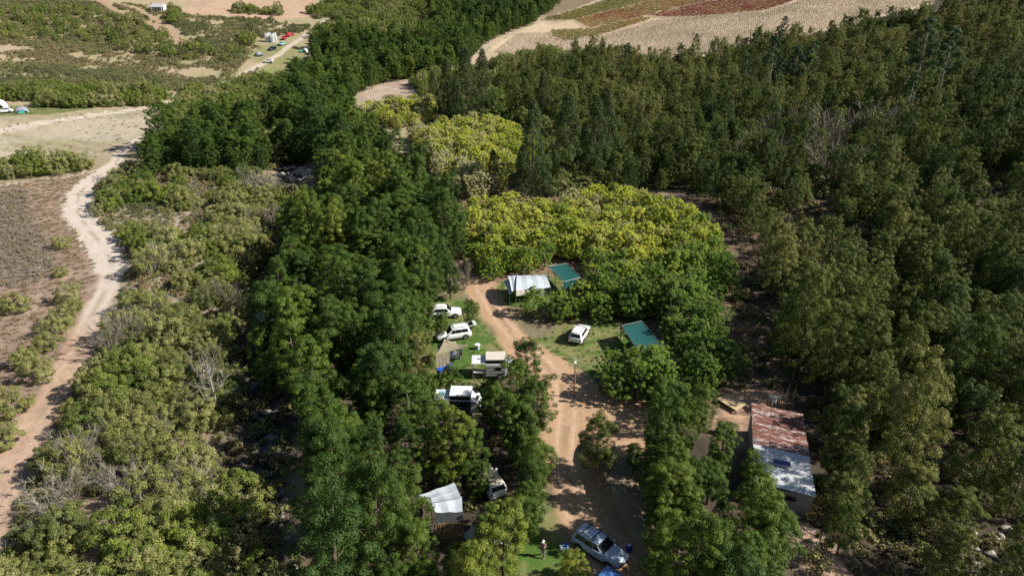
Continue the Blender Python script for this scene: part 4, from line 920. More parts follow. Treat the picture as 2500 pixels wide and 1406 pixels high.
def suv(name, label, cat, loc, heading, paint_m, group=None, L_=4.65, roof_m=None, rack=False, gate=False, rear_plate=True, s=1.0, bonnet=1.02, estate=True):
    root = empty(name, loc, heading, label, cat, group); root.scale = (s, s, s)
    hw = .93; k = L_/4.65
    # body shell from cross-sections, rear to front
    st = [(-2.32, .70, .42, .60, .86), (-2.28, .84, .34, .62, .98), (-2.1, .91, .30, .66, 1.04), (-1.5, .93, .27, .66, 1.05), (-.4, .93, .26, .66, 1.03), (.7, .93, .26, .66, 1.03), (1.05, .92, .27, .66, bonnet), (1.6, .91, .29, .64, bonnet-.05), (2.05, .87, .33, .60, bonnet-.14), (2.25, .78, .36, .55, bonnet-.28), (2.33, .62, .42, .52, .62)]
    vs_ = []; n = 0
    for (x, w, zb, zm, zt) in st:
        half = [(0, zb), (w*.86, zb), (w, zb+.14), (w*1.0, zm), (w*.985, zt-.10), (w*.90, zt), (w*.5, zt+.035), (0, zt+.05)]
        ring = [(x*k, yy, zz) for yy, zz in half]+[(x*k, -yy, zz) for yy, zz in half[-2:0:-1]]
        n = len(ring); vs_ += ring
    fs = [(i*n+j, i*n+(j+1) % n, (i+1)*n+(j+1) % n, (i+1)*n+j) for i in range(len(st)-1) for j in range(n)]
    fs += [tuple(range(n))[::-1], tuple((len(st)-1)*n+j for j in range(n))]
    mb = MB(); mb.add(vs_, fs)
    mb.build("body", paint_m, root, smooth=True)
    # cabin
    xb0, xb1, xt0, xt1 = -2.2*k, 1.0*k, (-1.95 if estate else -1.35)*k, .12*k
    lv = [(1.00, xb0, xb1, .86), (1.28, xb0+(xt0-xb0)*.42, xb1+(xt1-xb1)*.45, .79), (1.56, xb0+(xt0-xb0)*.85, xb1+(xt1-xb1)*.9, .69), (1.64, xt0+.08, xt1-.12, .62), (1.67, xt0+.3, xt1-.4, .45)]
    vs_ = []
    for (z, x0, x1, w) in lv:
        r_ = .14
        vs_ += [(x0+r_, -w, z), (x1-r_, -w, z), (x1, -w+r_, z), (x1+.03, 0, z), (x1, w-r_, z), (x1-r_, w, z), (x0+r_, w, z), (x0, w-r_, z), (x0-.03, 0, z), (x0, -w+r_, z)]
    fs = [(i*10+j, i*10+(j+1) % 10, (i+1)*10+(j+1) % 10, (i+1)*10+j) for i in range(4) for j in range(10)]+[tuple(range(40, 50))]
    MB().add(vs_, fs).build("cabin", paint_m, root, smooth=True)
    MB().add([(xt0+.12, -.60, 1.668), (xt1-.16, -.60, 1.668), (xt1-.16, .60, 1.668), (xt0+.12, .60, 1.668), (xt0+.2, -.5, 1.70), (xt1-.24, -.5, 1.70), (xt1-.24, .5, 1.70), (xt0+.2, .5, 1.70)],
             [(0, 1, 5, 4), (1, 2, 6, 5), (2, 3, 7, 6), (3, 0, 4, 7), (4, 5, 6, 7)]).build("roof", roof_m or paint_m, root)
    def pt(side_x, z, y_side, off=.012):
        for a, b in zip(lv, lv[1:]):
            if a[0] <= z <= b[0]+1e-6:
                f = (z-a[0])/(b[0]-a[0]); return a[1]+(b[1]-a[1])*f, a[2]+(b[2]-a[2])*f, a[3]+(b[3]-a[3])*f
    lo, hi = pt(0, 1.08, 0), pt(0, 1.52, 0); mid = pt(0, 1.28, 0)
    def pane(nm, pts):
        c = sum((Vector(p) for p in pts), Vector())/len(pts); nrm = (Vector(pts[1])-Vector(pts[0])).cross(Vector(pts[-1])-Vector(pts[0])).normalized()
        if nrm.dot(c-Vector((-.5, 0, .8))) < 0: nrm = -nrm
        up = [tuple(Vector(p)+nrm*.035) for p in pts]; q = len(pts)
        MB().add([tuple(Vector(p)-nrm*.02) for p in pts]+up, [tuple(range(q, 2*q))]+[(i, (i+1) % q, (i+1) % q+q, i+q) for i in range(q)]).build(nm, M['glass'], root)
    pane("windscreen", [(lo[1]-.02, -lo[2]+.10, 1.08), (lo[1]-.02, lo[2]-.10, 1.08), (mid[1], mid[2]-.10, 1.28), (hi[1], hi[2]-.08, 1.53), (hi[1], -hi[2]+.08, 1.53), (mid[1], -mid[2]+.10, 1.28)])
    if not gate: pane("rear_window", [(lo[0]-.01, -lo[2]+.16, 1.10), (lo[0]-.01, lo[2]-.16, 1.10), (hi[0], hi[2]-.14, 1.50), (hi[0], -hi[2]+.14, 1.50)])
    for sgn in (-1, 1):
        xs = [lo[0]+.28, -.95*k, -.15*k, lo[1]-.30]; xt = [hi[0]+.22, -.95*k, -.15*k, hi[1]-.05]
        for j in range(3):
            pane("side_window", [(xs[j]+.03, sgn*(lo[2]+.0), 1.10), (xs[j+1]-.03, sgn*(lo[2]+.0), 1.10), (xt[j+1]-.03, sgn*(hi[2]+.012), 1.50), (xt[j]+.03, sgn*(hi[2]+.012), 1.50)])
        for wxp in (1.42*k, -1.42*k):
            w = MB(); c = 14
            ar = [(wxp+.44*math.cos(math.pi*t/c), sgn*.945, .36+.44*math.sin(math.pi*t/c)) for t in range(c+1)]
            w.add(ar+[(p[0], sgn*.80, p[2]) for p in ar], [tuple(range(c+1)) if sgn < 0 else tuple(range(c, -1, -1))]+[(t, t+1, t+1+c+1, t+c+1) for t in range(c)]); w.build("wheel_arch", M['trim'], root)
            tw = MB(); tw.tube([(wxp, sgn*.74, .36), (wxp, sgn*.77, .36), (wxp, sgn*.95, .36), (wxp, sgn*.975, .36)], [.32, .36, .36, .32], 20); wo = tw.build("wheel", M['tyre'], root)
            rm = MB(); rm.tube([(wxp, sgn*.95, .36), (wxp, sgn*.985, .36)], [.23, .21], 14); rm.build("rim", M['rim'], wo)
        MB().box((.72*k, sgn*1.02, 1.10), (.14, .18, .13)).build("mirror", paint_m, root)
        MB().box((2.14*k, sgn*.68, .74), (.20, .30, .12), sgn*-.35).build("headlight", M['lampclear'], root)
        MB().box((-2.27*k, sgn*.73, .86), (.10, .22, .20), sgn*.3).build("tail_light", M['lampred'], root)
        MB().tube([(xt0+.25, sgn*.60, 1.70), (xt0+.35, sgn*.60, 1.75), (xt1-.35, sgn*.60, 1.75), (xt1-.2, sgn*.60, 1.69)], .02, 5).build("roof_rail", M['trim'] if rack else M['steel'], root)
        MB().box((-.2, sgn*.94, .32), (1.9*k, .06, .10)).build("sill", M['trim'], root)
    MB().box((2.30*k, 0, .52), (.10, 1.0, .20)).build("grille", M['trim'], root)
    MB().box((-2.33*k, 0, .40), (.10, 1.35, .14)).build("rear_bumper", M['trim'], root)
    if rear_plate: MB().box((-2.345*k, 0, .72), (.03, .5, .12)).build("number_plate", M['plate'], root)
    if rack:
        for xr in (-1.35, -.35): MB().box((xr, 0, 1.80), (.07, 1.42, .04)).build("roof_bar", M['trim'], root)
    if gate:
        g = MB(); g.add([(-1.95, -.62, 1.66), (-1.95, .62, 1.66), (-2.75, .66, 1.86), (-2.75, -.66, 1.86), (-3.05, .60, 1.72), (-3.05, -.60, 1.72)]+[(-1.95, -.62, 1.62), (-1.95, .62, 1.62), (-2.75, .66, 1.81), (-2.75, -.66, 1.81), (-3.02, .60, 1.68), (-3.02, -.60, 1.68)],
              [(0, 1, 2, 3), (3, 2, 4, 5), (7, 6, 9, 8), (8, 9, 11, 10), (0, 3, 9, 6), (3, 5, 11, 9), (1, 7, 8, 2), (2, 8, 10, 4), (5, 4, 10, 11), (0, 6, 7, 1)])
        go = g.build("tailgate", paint_m, root)
        MB().add([(-2.05, -.52, 1.71), (-2.05, .52, 1.71), (-2.6, .54, 1.845), (-2.6, -.54, 1.845)], [(0, 1, 2, 3)]).build("tailgate_glass", M['glass'], go)
        MB().box((-2.26, 0, 1.2), (.06, 1.3, .6)).build("boot_opening", M['trim'], root)
    return root

cg = "vehicles parked at the campsite"
suv('parked_suv', "silver blue suv with black roof bars in tree shade at the bottom of the road", "suv", at(1463, 1350), hd((1410, 1322), (1500, 1378)), P_SILVER, cg, 4.7, rack=True)
suv('parked_suv', "blue car cut off by the bottom edge, in front of the silver suv", "car", Vector((*hit(1520, 1425, 1.6), gz(*hit(1520, 1425, 1.6)))), hd((1410, 1322), (1500, 1378)), P_BLUE, cg, 4.5)
suv('parked_suv', "white suv parked alone on the lawn with its rear to the road", "suv", at(1415, 824), hd((1405, 836), (1424, 806)), P_WHITE, cg, 4.5)
suv('parked_suv', "white suv with its tailgate raised beside the tan tent", "suv", at(1107, 825), hd((1140, 820), (1075, 831)), P_WHITE, cg, 4.6, gate=True)
suv('parked_car', "white car half hidden under trees above the raised tailgate", "car", at(1087, 772), hd((1050, 774), (1120, 770)), P_WHITE, cg, 4.5, estate=False)
suv('parked_suv', "white vehicle with beige roof cover between dark trees", "suv", at(1195, 1186), hd((1211, 1200), (1184, 1160)), P_WHITE, cg, 4.4, roof_m=P_TAN)
fg = "vehicles at the far camps"
suv('parked_suv', "white suv with dark windows on the far grass below the track", "suv", at(655, 154), hd((670, 155), (640, 153.5)), P_WHITE, fg, 4.8)
suv('parked_suv', "dark blue suv on the grass beside the far track", "suv", at(665, 123), hd((676, 118.5), (652, 127)), P_BLACK, fg, 4.8)
suv('parked_car', "red car beside the white cabins", "car", at(694, 97), hd((700, 92), (688, 101)), M['red'], fg, 4.2, estate=False)
suv('parked_car', "dark red car behind the red one", "car", at(710, 88), hd((700, 90), (720, 86)), M['red'], fg, 4.2)
suv('parked_car', "pale blue car beneath the bushes below the red car", "car", at(688, 111), hd((698, 107), (679, 115)), M['bluecloth'], fg, 4.2, estate=False)
suv('parked_car', "white car beside the teal tent at the left edge", "car", at(12, 276), hd((36, 276), (0, 277)), P_WHITE, fg, 4.6, estate=False)

# ---- caravans
def caravan(name, label, px, py, dark=False, sky_=False, group="off road caravans"):
    b = at(px, py); root = empty(name, b, math.radians(1.5 if not dark else -2), label, "caravan", group)      # origin at the near left foot of the body
    wall = M['greypanel'] if not dark else M['darkcloth']
    body = MB(); Lb, Wb = 3.3, 1.95
    sec = [(0, .45, 1.98), (.02, .42, 2.0), (Lb*.7, .42, 2.0), (Lb*.93, .55, 1.75), (Lb, .75, 1.2)]
    vs_ = [(x, y, z) for x, z0, z1 in sec for y, z in ((0, z0), (Wb, z0), (Wb, z1), (0, z1))]
    body.add(vs_, [(i*4+j, i*4+(j+1) % 4, (i+1)*4+(j+1) % 4, (i+1)*4+j) for i in range(4) for j in range(4)]+[(3, 2, 1, 0), (16, 17, 18, 19)])
    body.build("body", M['white'], root)
    sp = MB(); sp.box((Lb*.36, -.03, 1.25), (Lb*.68, .04, 1.35)); so = sp.build("side_panel", wall, root)
    for z in (.85, 1.2, 1.6): MB().box((Lb*.36, -.06, z), (Lb*.66, .02, .035)).build("panel_strip", M['trim'] if not dark else M['greypanel'], so)
    MB().box((Lb*.45, -.065, 1.45), (.7, .03, .36)).build("window", M['glass'], root)
    MB().box((Lb*.36, Wb*.5, 2.28), (Lb*.66, Wb*.92, .50)).build("pop_top_wall", M['darkcloth'], root)
    MB().box((Lb*.36, Wb*.5, 2.57), (Lb*.70, Wb*.98, .10)).build("pop_top", M['cream'] if not dark else M['white'], root)
    # raised rear hatch over the kitchen, on two posts
    ht = MB(); ht.box((-.82, Wb*.5, 2.08), (1.58, Wb, .09)); ho = ht.build("rear_hatch", M['white'], root)
    if sky_:
        MB().box((-.85, Wb*.55, 2.15), (.62, 1.0, .06)).build("skylight", M['bluecloth'], ho)
    else:
        MB().box((-.7, Wb*.55, 2.14), (.5, .26, .05)).build("roof_vent", M['steel'], ho)
        for k_ in range(4): MB().box((-1.45, .3+.42*k_, 2.14), (.10, .09, .03)).build("hatch_bracket", M['trim'], ho)
    for yy in (.05, Wb-.05): MB().tube([(-1.5, yy, -.1), (-1.5, yy, 2.05)], .03, 6).build("post", M['steel'], root)
    kt = MB(); kt.box((-.75, .25, .92), (1.3, .5, .08)); ko = kt.build("kitchen_bench", M['white'], root)
    for a in (-1.3, -.2): MB().box((a, .25, .42), (.06, .4, .9)).build("bench_leg", M['steel'], ko)
    MB().box((-.02, Wb*.5, 1.2), (.05, Wb*.9, 1.4)).build("rear_wall", M['trim'], root)
    for sgn in (0, 1):
        w = MB(); y = -.02 if sgn == 0 else Wb+.02; w.tube([(Lb*.5, y-.12, .38), (Lb*.5, y+.12, .38)], .38, 16); wo = w.build("wheel", M['tyre'], root)
        MB().tube([(Lb*.5, y-.14, .38), (Lb*.5, y+.14, .38)], .2, 12).build("rim", M['rim'], wo)
    MB().tube([(Lb, Wb*.5, .5), (Lb+1.1, Wb*.5, .42)], .05, 6).build("drawbar", M['trim'], root)
    return root
caravan('camper_caravan', "white caravan with beige pop top and open rear kitchen at the road", 1186, 926)
caravan('camper_caravan', "white roofed caravan with dark side cloth and skylight under branches", 1098, 1016, dark=True, sky_=True)

# ---- tan canvas tent with awning sail, trailer and groundsheet
pk = wx_(1086, 826, 2.75); base = at(1090, 884)
t = empty('canvas_tent', base, 0, "tan canvas trailer tent with peaked roof and sagging awning", "tent")
def rel(v): return tuple(Vector(v)-base)
e = [wx_(1063, 866, 1.9), wx_(1122, 850, 1.95), wx_(1112, 832, 2.0), wx_(1068, 840, 1.9)]
r_ = MB()
for a, b2 in zip(e, e[1:]+e[:1]):
    def tri(u, v, a=a, b2=b2):
        p = pk.lerp(a.lerp(b2, u), v*.995+.005); s_ = .22*math.sin(math.pi*v)+.10*math.sin(math.pi*u)*v; return rel((p.x, p.y, p.z-s_))
    r_.grid(tri, 8, 6)
r_.build("roof", M['tancanvas'], t, smooth=True)
for i, (a, b2) in enumerate([(e[3], e[0]), (e[0], wx_(1098, 857, 1.9))]):
    wl = MB()
    def wf(u, v, a=a, b2=b2):
        p = a.lerp(b2, u); g0 = gz(p.x, p.y); k_ = .05*math.sin(u*26)*v+.18*(v); return rel((p.x-.0*k_, p.y-k_*.6, p.z*(1-v)+g0*v-.02))
    wl.grid(wf, 24, 4); wl.build("wall", M['tancanvas'], t, smooth=True)
aw = MB(); A1, A2, A3, A4 = pk, wx_(1144, 841, 2.1), wx_(1128, 852, 1.75), wx_(1100, 846, 2.0)
def af(u, v):
    p = A1.lerp(A2, u).lerp(A4.lerp(A3, u), v); return rel((p.x, p.y, p.z-.35*math.sin(math.pi*u)*(1-.3*v)+.02))
aw.grid(af, 10, 6, thick=.02); aw.build("awning", M['tancanvas'], t, smooth=True)
for q in (A2, A3, e[0], e[1], e[2]): MB().tube([rel((q.x, q.y, gz(q.x, q.y)-.1)), rel((q.x, q.y, q.z+.03))], .025, 5).build("tent_pole", M['steel'], t)
b = at(1110, 880); tr = empty('tent_trailer', b, math.radians(8), "cream box trailer open beneath the edge of the tan tent", "trailer")
MB().box((0, .5, .95), (1.05, 1.5, 1.0)).build("box", M['cream'], tr); MB().box((0, -.27, 1.2), (1.0, .05, .45)).build("hatch", M['greypanel'], tr); MB().box((.1, -.32, .72), (.8, .06, .4)).build("drawer", M['steel'], tr)
for sx in (-.6, .6):
    w = MB(); w.tube([(sx-.1, .5, .34), (sx+.1, .5, .34)], .34, 16); wo = w.build("wheel", M['tyre'], tr); MB().tube([(sx-.12, .5, .34), (sx+.12, .5, .34)], .18, 12).build("rim", M['rim'], wo)
MB().box((.75, .2, .9), (.35, .5, .45)).build("side_box", M['trim'], tr)
gs = [at(1060, 892), at(1098, 884), at(1111, 899), at(1072, 912)]; g0 = gs[0]
g_ = MB()
def gf(u, v):
    p = gs[0].lerp(gs[1], u).lerp(gs[3].lerp(gs[2], u), v); return tuple(Vector((p.x, p.y, gz(p.x, p.y)+.07+.05*math.sin(u*17+v*5)*math.sin(v*13)))-g0)
g_.grid(gf, 14, 10, thick=.02); prop(g_.build('groundsheet', M['bluetarp'], None, g0, True), "crumpled blue groundsheet at the door of the tan tent", "groundsheet")
# tub on the lawn
b = at(1166, 852); t = empty('plastic_tub', b, .3, "bluish white tub standing alone on the camp lawn", "tub")
MB().tube([(0, 0, 0), (0, 0, .62)], [.26, .33], 8).build("body", M['bluewhite'], t); MB().tube([(0, 0, .62), (0, 0, .68)], .36, 8).build("lid", M['white'], t); MB().box((-.32, 0, .4), (.05, .2, .08)).build("handle", M['steel'], t)
for (px, py, lb) in [(1185, 838, "slender steel stake on the camp lawn"), (1355, 830, "slender stake left of the parked white suv"), (1462, 835, "slender stake right of the parked white suv")]:
    b = at(px, py); t = empty('lawn_stake', b, 0, lb, "stake", "stakes on the lawns"); MB().tube([(0, 0, -.2), (0, 0, 1.1)], .022, 5).build("rod", M['steel'], t); MB().tube([(0, 0, 1.1), (0, 0, 1.2)], [.05, .04], 6).build("cap", M['white'], t)

# ---- silver tarpaulin shelter
b = at(1290, 735); t = empty('tarpaulin_shelter', b, 0, "arched silver tarpaulin shelter on poles beside the road", "shelter")
def quadfn(c, sag, arch, base=b):
    def f(u, v):
        p = c[0].lerp(c[1], u).lerp(c[3].lerp(c[2], u), v)
        rib = min(abs(u*sag-round(u*sag)), .5)
        return tuple(Vector((p.x, p.y, p.z+arch*math.sin(math.pi*v)**.8-.16*rib-.05*abs(math.sin(math.pi*2*v))))-base)
    return f
c_ = [wx_(1262, 672, 2.5), wx_(1328, 671, 2.5), wx_(1344, 701, 2.45), wx_(1260, 709, 2.45)]
MB().grid(quadfn(c_, 3, .5), 18, 12, thick=.02).build("roof", M['silvertarp'], t, smooth=False)
c2 = [wx_(1239, 673, 2.35), wx_(1266, 671, 2.4), wx_(1264, 708, 2.35), wx_(1249, 710, 2.3)]
MB().grid(quadfn(c2, 2, .42), 8, 12, thick=.02).build("side_roof", M['silvertarp'], t)
c3 = [wx_(1228, 684, 2.05), wx_(1242, 683, 2.3), wx_(1255, 712, 2.2), wx_(1244, 716, 1.9)]
MB().grid(quadfn(c3, 1, .12), 5, 8, thick=.02).build("flap", M['silvertarp'], t)
sk = MB(); A1, A2 = c_[3], c_[3].lerp(c_[2], .42)
sk.grid(lambda u, v: tuple(A1.lerp(A2, u)-b-Vector((0, .25*v+.02*math.sin(u*20), .75*v))), 10, 3, thick=.01); sk.build("skirt", M['cream'], t)
for q in c_+[c_[3].lerp(c_[2], .5), c_[0].lerp(c_[1], .5)]+[c3[0], c3[3]]: MB().tube([tuple(Vector((q.x, q.y, gz(q.x, q.y)-.1))-b), tuple(q-b)], .035, 6).build("pole", M['steel'], t)
b = at(1302, 722); cv = empty('covered_trailer', b, .05, "pale trailer standing in the shade beneath the silver shelter", "trailer")
MB().box((0, 0, 1.15), (3.0, 1.8, 1.5)).build("body", M['white'], cv)
for sy in (-.9, .9): MB().tube([(0, sy-.1, .36), (0, sy+.1, .36)], .36, 14).build("wheel", M['tyre'], cv)

# ---- green shade roofs
def shade(label, c, curtain):
    g0_ = sum(c, Vector())/4; b = Vector((g0_.x, g0_.y, gz(g0_.x, g0_.y))); t = empty('shade_roof', b, 0, label, "shade roof", "green shade net roofs")
    def f(u, v):
        p = c[0].lerp(c[1], u).lerp(c[3].lerp(c[2], u), v); return tuple(Vector((p.x, p.y, p.z-.12*math.sin(math.pi*u)*math.sin(math.pi*v)+.012*math.sin(u*40)))-b)
    MB().grid(f, 24, 16, thick=.015).build("net", M['greennet'], t, smooth=True)
    for a, d_ in zip(c, c[1:]+c[:1]): MB().tube([tuple(a-b+Vector((0, 0, .03))), tuple(d_-b+Vector((0, 0, .03)))], .04, 6).build("frame_rail", M['steel'], t)
    for q in c+[c[0].lerp(c[3], .45), c[1].lerp(c[2], .45)]: MB().tube([tuple(Vector((q.x, q.y, gz(q.x, q.y)-.1))-b), tuple(q-b)], .05, 6).build("pole", M['steel'] if curtain else M['greennet'], t)
    if curtain:
        A1, A2 = c[3], c[2]
        MB().grid(lambda u, v: tuple(A1.lerp(A2, u)-b-Vector((0, .05+.04*math.sin(u*14)*v, 1.1*v))), 16, 4, thick=.01).build("curtain", M['greennet'], t, smooth=True)
    return t
shade("dark green shade net roof with hanging curtain behind the silver shelter", [wx_(1339, 651, 2.4), wx_(1384, 643, 2.4), wx_(1418, 678, 2.3), wx_(1377, 688, 2.3)], True)
shade("teal green shade net roof at the lawn edge behind leafy trees", [wx_(1517, 795, 2.3), wx_(1567, 784, 2.3), wx_(1616, 842, 2.3), wx_(1562, 862, 2.3)], False)

# ---- solar lamp post
b = at(1401, 968); t = empty('lamp_post', b, 0, "wooden lamp post with two small solar panels at the road fork", "lamp post")
MB().tube([(0, 0, -.4), (.02, 0, 2.3), (0, 0, 4.35)], [.10, .085, .07], 8).build("post", M['pole'], t)
hdm = MB(); hdm.box((0, .0, 4.42), (.22, .5, .10)); ho = hdm.build("lamp_head", M['white'], t)
for dx, dz in ((-.02, 0), (-.12, .34)):
    s_ = MB(); s_.box((dx, .12, 4.62+dz), (.40, .46, .04), .3, tilt=(-.5, 0)); so = s_.build("solar_panel", M['white'], t); s2 = MB(); s2.box((dx, .115, 4.648+dz), (.28, .34, .02), .3, tilt=(-.5, 0)); s2.build("solar_cell", M['glass'], so)

# ---- tin roofed shed
A = wx_(1833, 997, 2.9); B = wx_(1958, 1017, 2.5); Cc = wx_(1991, 1200, 2.5); D = wx_(1846, 1170, 2.9)
o_ = (A+B+Cc+D)/4; ax = ((B-A)+(Cc-D))/2; ay = ((D-A)+(Cc-B))/2; ax.z = ay.z = 0
Wd, Ld = ax.length, ay.length; ay_n = ay.normalized(); ax_n = Vector((-ay_n.y, ay_n.x, 0)); 
if ax_n.dot(ax) < 0: ax_n = -ax_n
Wd = abs(ax.dot(ax_n)); Ld = ay.length
print("shed size", Wd, Ld)
gb = min(gz(o_.x+ax_n.x*sx*Wd/2+ay_n.x*sy*Ld/2, o_.y+ax_n.y*sx*Wd/2+ay_n.y*sy*Ld/2) for sx in (-1, 1) for sy in (-1, 1))
rz = math.atan2(ax_n.y, ax_n.x)
shd = empty('shed', Vector((o_.x, o_.y, gb)), rz, "long shed with half rusty half white corrugated iron roof and solar panel", "shed")
zr = o_.z-gb; wS, lS = Wd-.35, Ld-.35; dl = -1 if (Matrix.Rotation(-rz, 3, 'Z') @ ay_n).y < 0 else 1
for nm, c, d in (("front_wall", (0, dl*lS/2, (zr-.12)/2-.2), (wS, .18, zr+.1)), ("back_wall", (0, -dl*lS/2, (zr-.12)/2-.2), (wS, .18, zr+.1)), ("side_wall", (-wS/2, 0, (zr)/2-.1), (.18, lS-.18, zr+.35)), ("side_wall", (wS/2, 0, (zr-.3)/2-.2), (.18, lS-.18, zr-.1))):
    MB().box(c, d).build(nm, M['concrete'], shd)
MB().box((.1, dl*(lS/2+.1), zr-.85), (1.9, .06, .5)).build("window", M['glass'], shd)
MB().box((-wS/2-.1, dl*.5, 1.0), (.06, .9, 2.0)).build("door", M['trim'], shd)
NS = 16; sw = Ld/NS
for i in range(NS):
    y0 = -dl*Ld/2+dl*sw*i; rusty = i < 9
    def rf(u, v, y0=y0, i=i):
        y = y0+dl*sw*v*1.0; return (-Wd/2+Wd*u+.03*math.sin(i*2.3), y, zr+.20-.40*u+.05*math.cos(2*math.pi*v*3)+.012*(i % 2))
    MB().grid(rf, 3, 18, thick=.012).build("roof_sheet", M['rust'] if rusty else M['tin'], shd)
pb = (-.1, dl*Ld*.24, zr+.30); so = MB().box(pb, (1.5, .72, .06), tilt=(0, .06)).build("solar_panel", M['steel'], shd)
for a in range(6):
    for c in range(2): MB().box((pb[0]-.58+.232*a, pb[1]-.16+.32*c, pb[2]+.042-.012*(a-2.5)*1.15), (.21, .29, .02), tilt=(0, .06)).build("solar_cell", plain("solar_blue", (.01, .02, .16), .2) if a+c == 0 else bpy.data.materials["solar_blue"], so)
b = wx_(1885, 1003, 0); t = empty('water_tank', b, .2, "small grey tank behind the shed roof", "tank"); MB().box((0, 0, 1.1), (.95, .8, 1.5)).build("body", M['greypanel'], t); MB().box((0, 0, 1.88), (1.0, .85, .06)).build("lid", M['steel'], t)
for i in range(34):
    px = 1868+random.random()*68; py = 1004+random.random()*14; b = at(px, py); h = 1.6+random.random()*2.0
    q = MB().tube([(0, 0, -.2), (random.uniform(-.15, .15), 0, h)], [.035, .022], 5).build('leaning_pole', M['pole'], None, b)
    prop(q, "thin brown pole standing upright in the bundle behind the shed", "pole", "poles stacked behind the shed")
qa = [wx_(1750, 973, .5), wx_(1777, 960, .5), wx_(1823, 986, .45), wx_(1797, 1001, .45)]; b = at(1786, 985)
t = empty('plywood_board', b, 0, "pale plywood board lying on the soil by the shed", "board")
MB().grid(lambda u, v: tuple(qa[0].lerp(qa[1], u).lerp(qa[3].lerp(qa[2], u), v)-b), 2, 2, thick=.05).build("board", M['wood'], t)
for q in qa: MB().box(tuple(q-b-Vector((0, 0, .3))), (.2, .2, .5)).build("block", M['concrete'], t)
for i in range(7):
    b = at(1770+i*4, 1022+i*2.2); q = MB().tube([(-1.0, 0, .05), (1.0, .1*(-1)**i, .07)], .03, 5).build('fallen_pole', M['pole'], None, b); prop(q, "thin pole lying on the sandy soil left of the shed", "pole", "poles lying beside the shed")

# ---- tarpaulins under the trees
b = at(1095, 1270); t = empty('gazebo', b, 0, "grey tarpaulin gazebo with reed curtain among the lower trees", "gazebo")
ca = [wx_(1022, 1208, 2.4), wx_(1110, 1177, 2.4), wx_(1126, 1213, 2.8), wx_(1050, 1226, 2.8)]
MB().grid(quadfn(ca, 2, -.05, b), 14, 8, thick=.02).build("roof", M['silvertarp'], t)
cb = [wx_(1052, 1224, 2.75), wx_(1127, 1212, 2.75), wx_(1129, 1248, 2.3), wx_(1064, 1250, 2.3)]
MB().grid(quadfn(cb, 2, -.05, b), 14, 8, thick=.02).build("roof", M['silvertarp'], t)
MB().grid(lambda u, v: tuple(cb[3].lerp(cb[2], u)-b-Vector((0, .3*v, .25*v+.1))+Vector((0, -.5*v, 0))), 8, 4, thick=.02).build("valance", M['darkcloth'], t)
rc = [cb[3]-Vector((0, .9, .4)), cb[2]-Vector((-.1, .9, .4))]
for i in range(46):
    p = rc[0].lerp(rc[1], i/45); h0 = p.z-gz(p.x, p.y); MB().tube([tuple(Vector((p.x, p.y+random.uniform(-.03, .03), p.z))-b), tuple(Vector((p.x+random.uniform(-.05, .05), p.y-.25, p.z-h0+.02))-b)], .024, 4).build("reed", M['pole'], t)
for q in ca[:2]+cb: MB().tube([tuple(Vector((q.x, q.y, gz(q.x, q.y)-.1))-b), tuple(q-b)], .035, 6).build("pole", M['steel'], t)
b = at(1165, 1335); t = empty('ridge_tent', b, 0, "blue grey fly sheet tent below the gazebo", "tent")
cc = [wx_(1127, 1302, .5), wx_(1155, 1281, 1.9), wx_(1212, 1322, 1.9), wx_(1160, 1348, .5)]
MB().grid(lambda u, v: tuple(cc[0].lerp(cc[1], u).lerp(cc[3].lerp(cc[2], u), v)-b+Vector((0, 0, .05*math.sin(v*22)*(1-u)-.12*math.sin(math.pi*u)))), 8, 26, thick=.015).build("fly_sheet", M['silvertarp'], t, smooth=True)
cd_ = [cc[1], cc[1]+Vector((1.1, .9, -1.4)), cc[2]+Vector((1.1, .9, -1.4)), cc[2]]
MB().grid(lambda u, v: tuple(cd_[0].lerp(cd_[1], u).lerp(cd_[3].lerp(cd_[2], u), v)-b), 6, 8, thick=.015).build("fly_sheet", M['silvertarp'], t, smooth=True)
for q in (cc[1], cc[2]): MB().tube([tuple(Vector((q.x, q.y, gz(q.x, q.y)))-b), tuple(q-b)], .03, 5).build("pole", M['steel'], t)

# ---- table, barrel, chair
b = at(1377, 1352); t = empty('camp_table', b, 0, "small folding table with blue and white things in the shade", "table")
MB().box((0, 0, .72), (.72, .5, .04)).build("table_top", M['bluecloth'], t)
for sx in (-.32, .32):
    for sy in (-.2, .2): MB().tube([(sx, sy, 0), (sx, sy, .7)], .018, 5).build("leg", M['steel'], t)
q = MB().tube([(0, 0, 0), (0, 0, .05)], [.12, .13], 14).build('plate', M['white'], None, b+Vector((-.2, 0, .74))); prop(q, "white plate on the left of the folding table", "plate")
q = MB().box((0, 0, .12), (.22, .18, .24)).build('blue_box', M['binblue'], None, b+Vector((.12, .08, .74))); prop(q, "dark blue box on the folding table", "box")
b = at(1535, 1343); t = empty('barrel', b, 0, "blue plastic barrel in the shadow right of the silver suv", "barrel")
MB().tube([(0, 0, 0), (0, 0, .1), (0, 0, .5), (0, 0, .6)], [.2, .25, .25, .2], 14).build("body", M['binblue'], t); MB().tube([(0, 0, .6), (0, 0, .64)], .18, 12).build("lid", M['bluewhite'], t)
b = at(1458, 936); t = empty('camp_chair', b, .5, "dark blue camp chair in the tree shadow near the lamp post", "chair")
MB().box((0, 0, .42), (.5, .5, .04)).build("seat", M['binblue'], t); MB().box((0, .25, .72), (.5, .04, .55), tilt=(-.2, 0)).build("backrest", M['binblue'], t)
for sx in (-.22, .22):
    for sy in (-.22, .22): MB().tube([(sx, sy, 0), (sx, sy, .42)], .015, 4).build("leg", M['steel'], t)

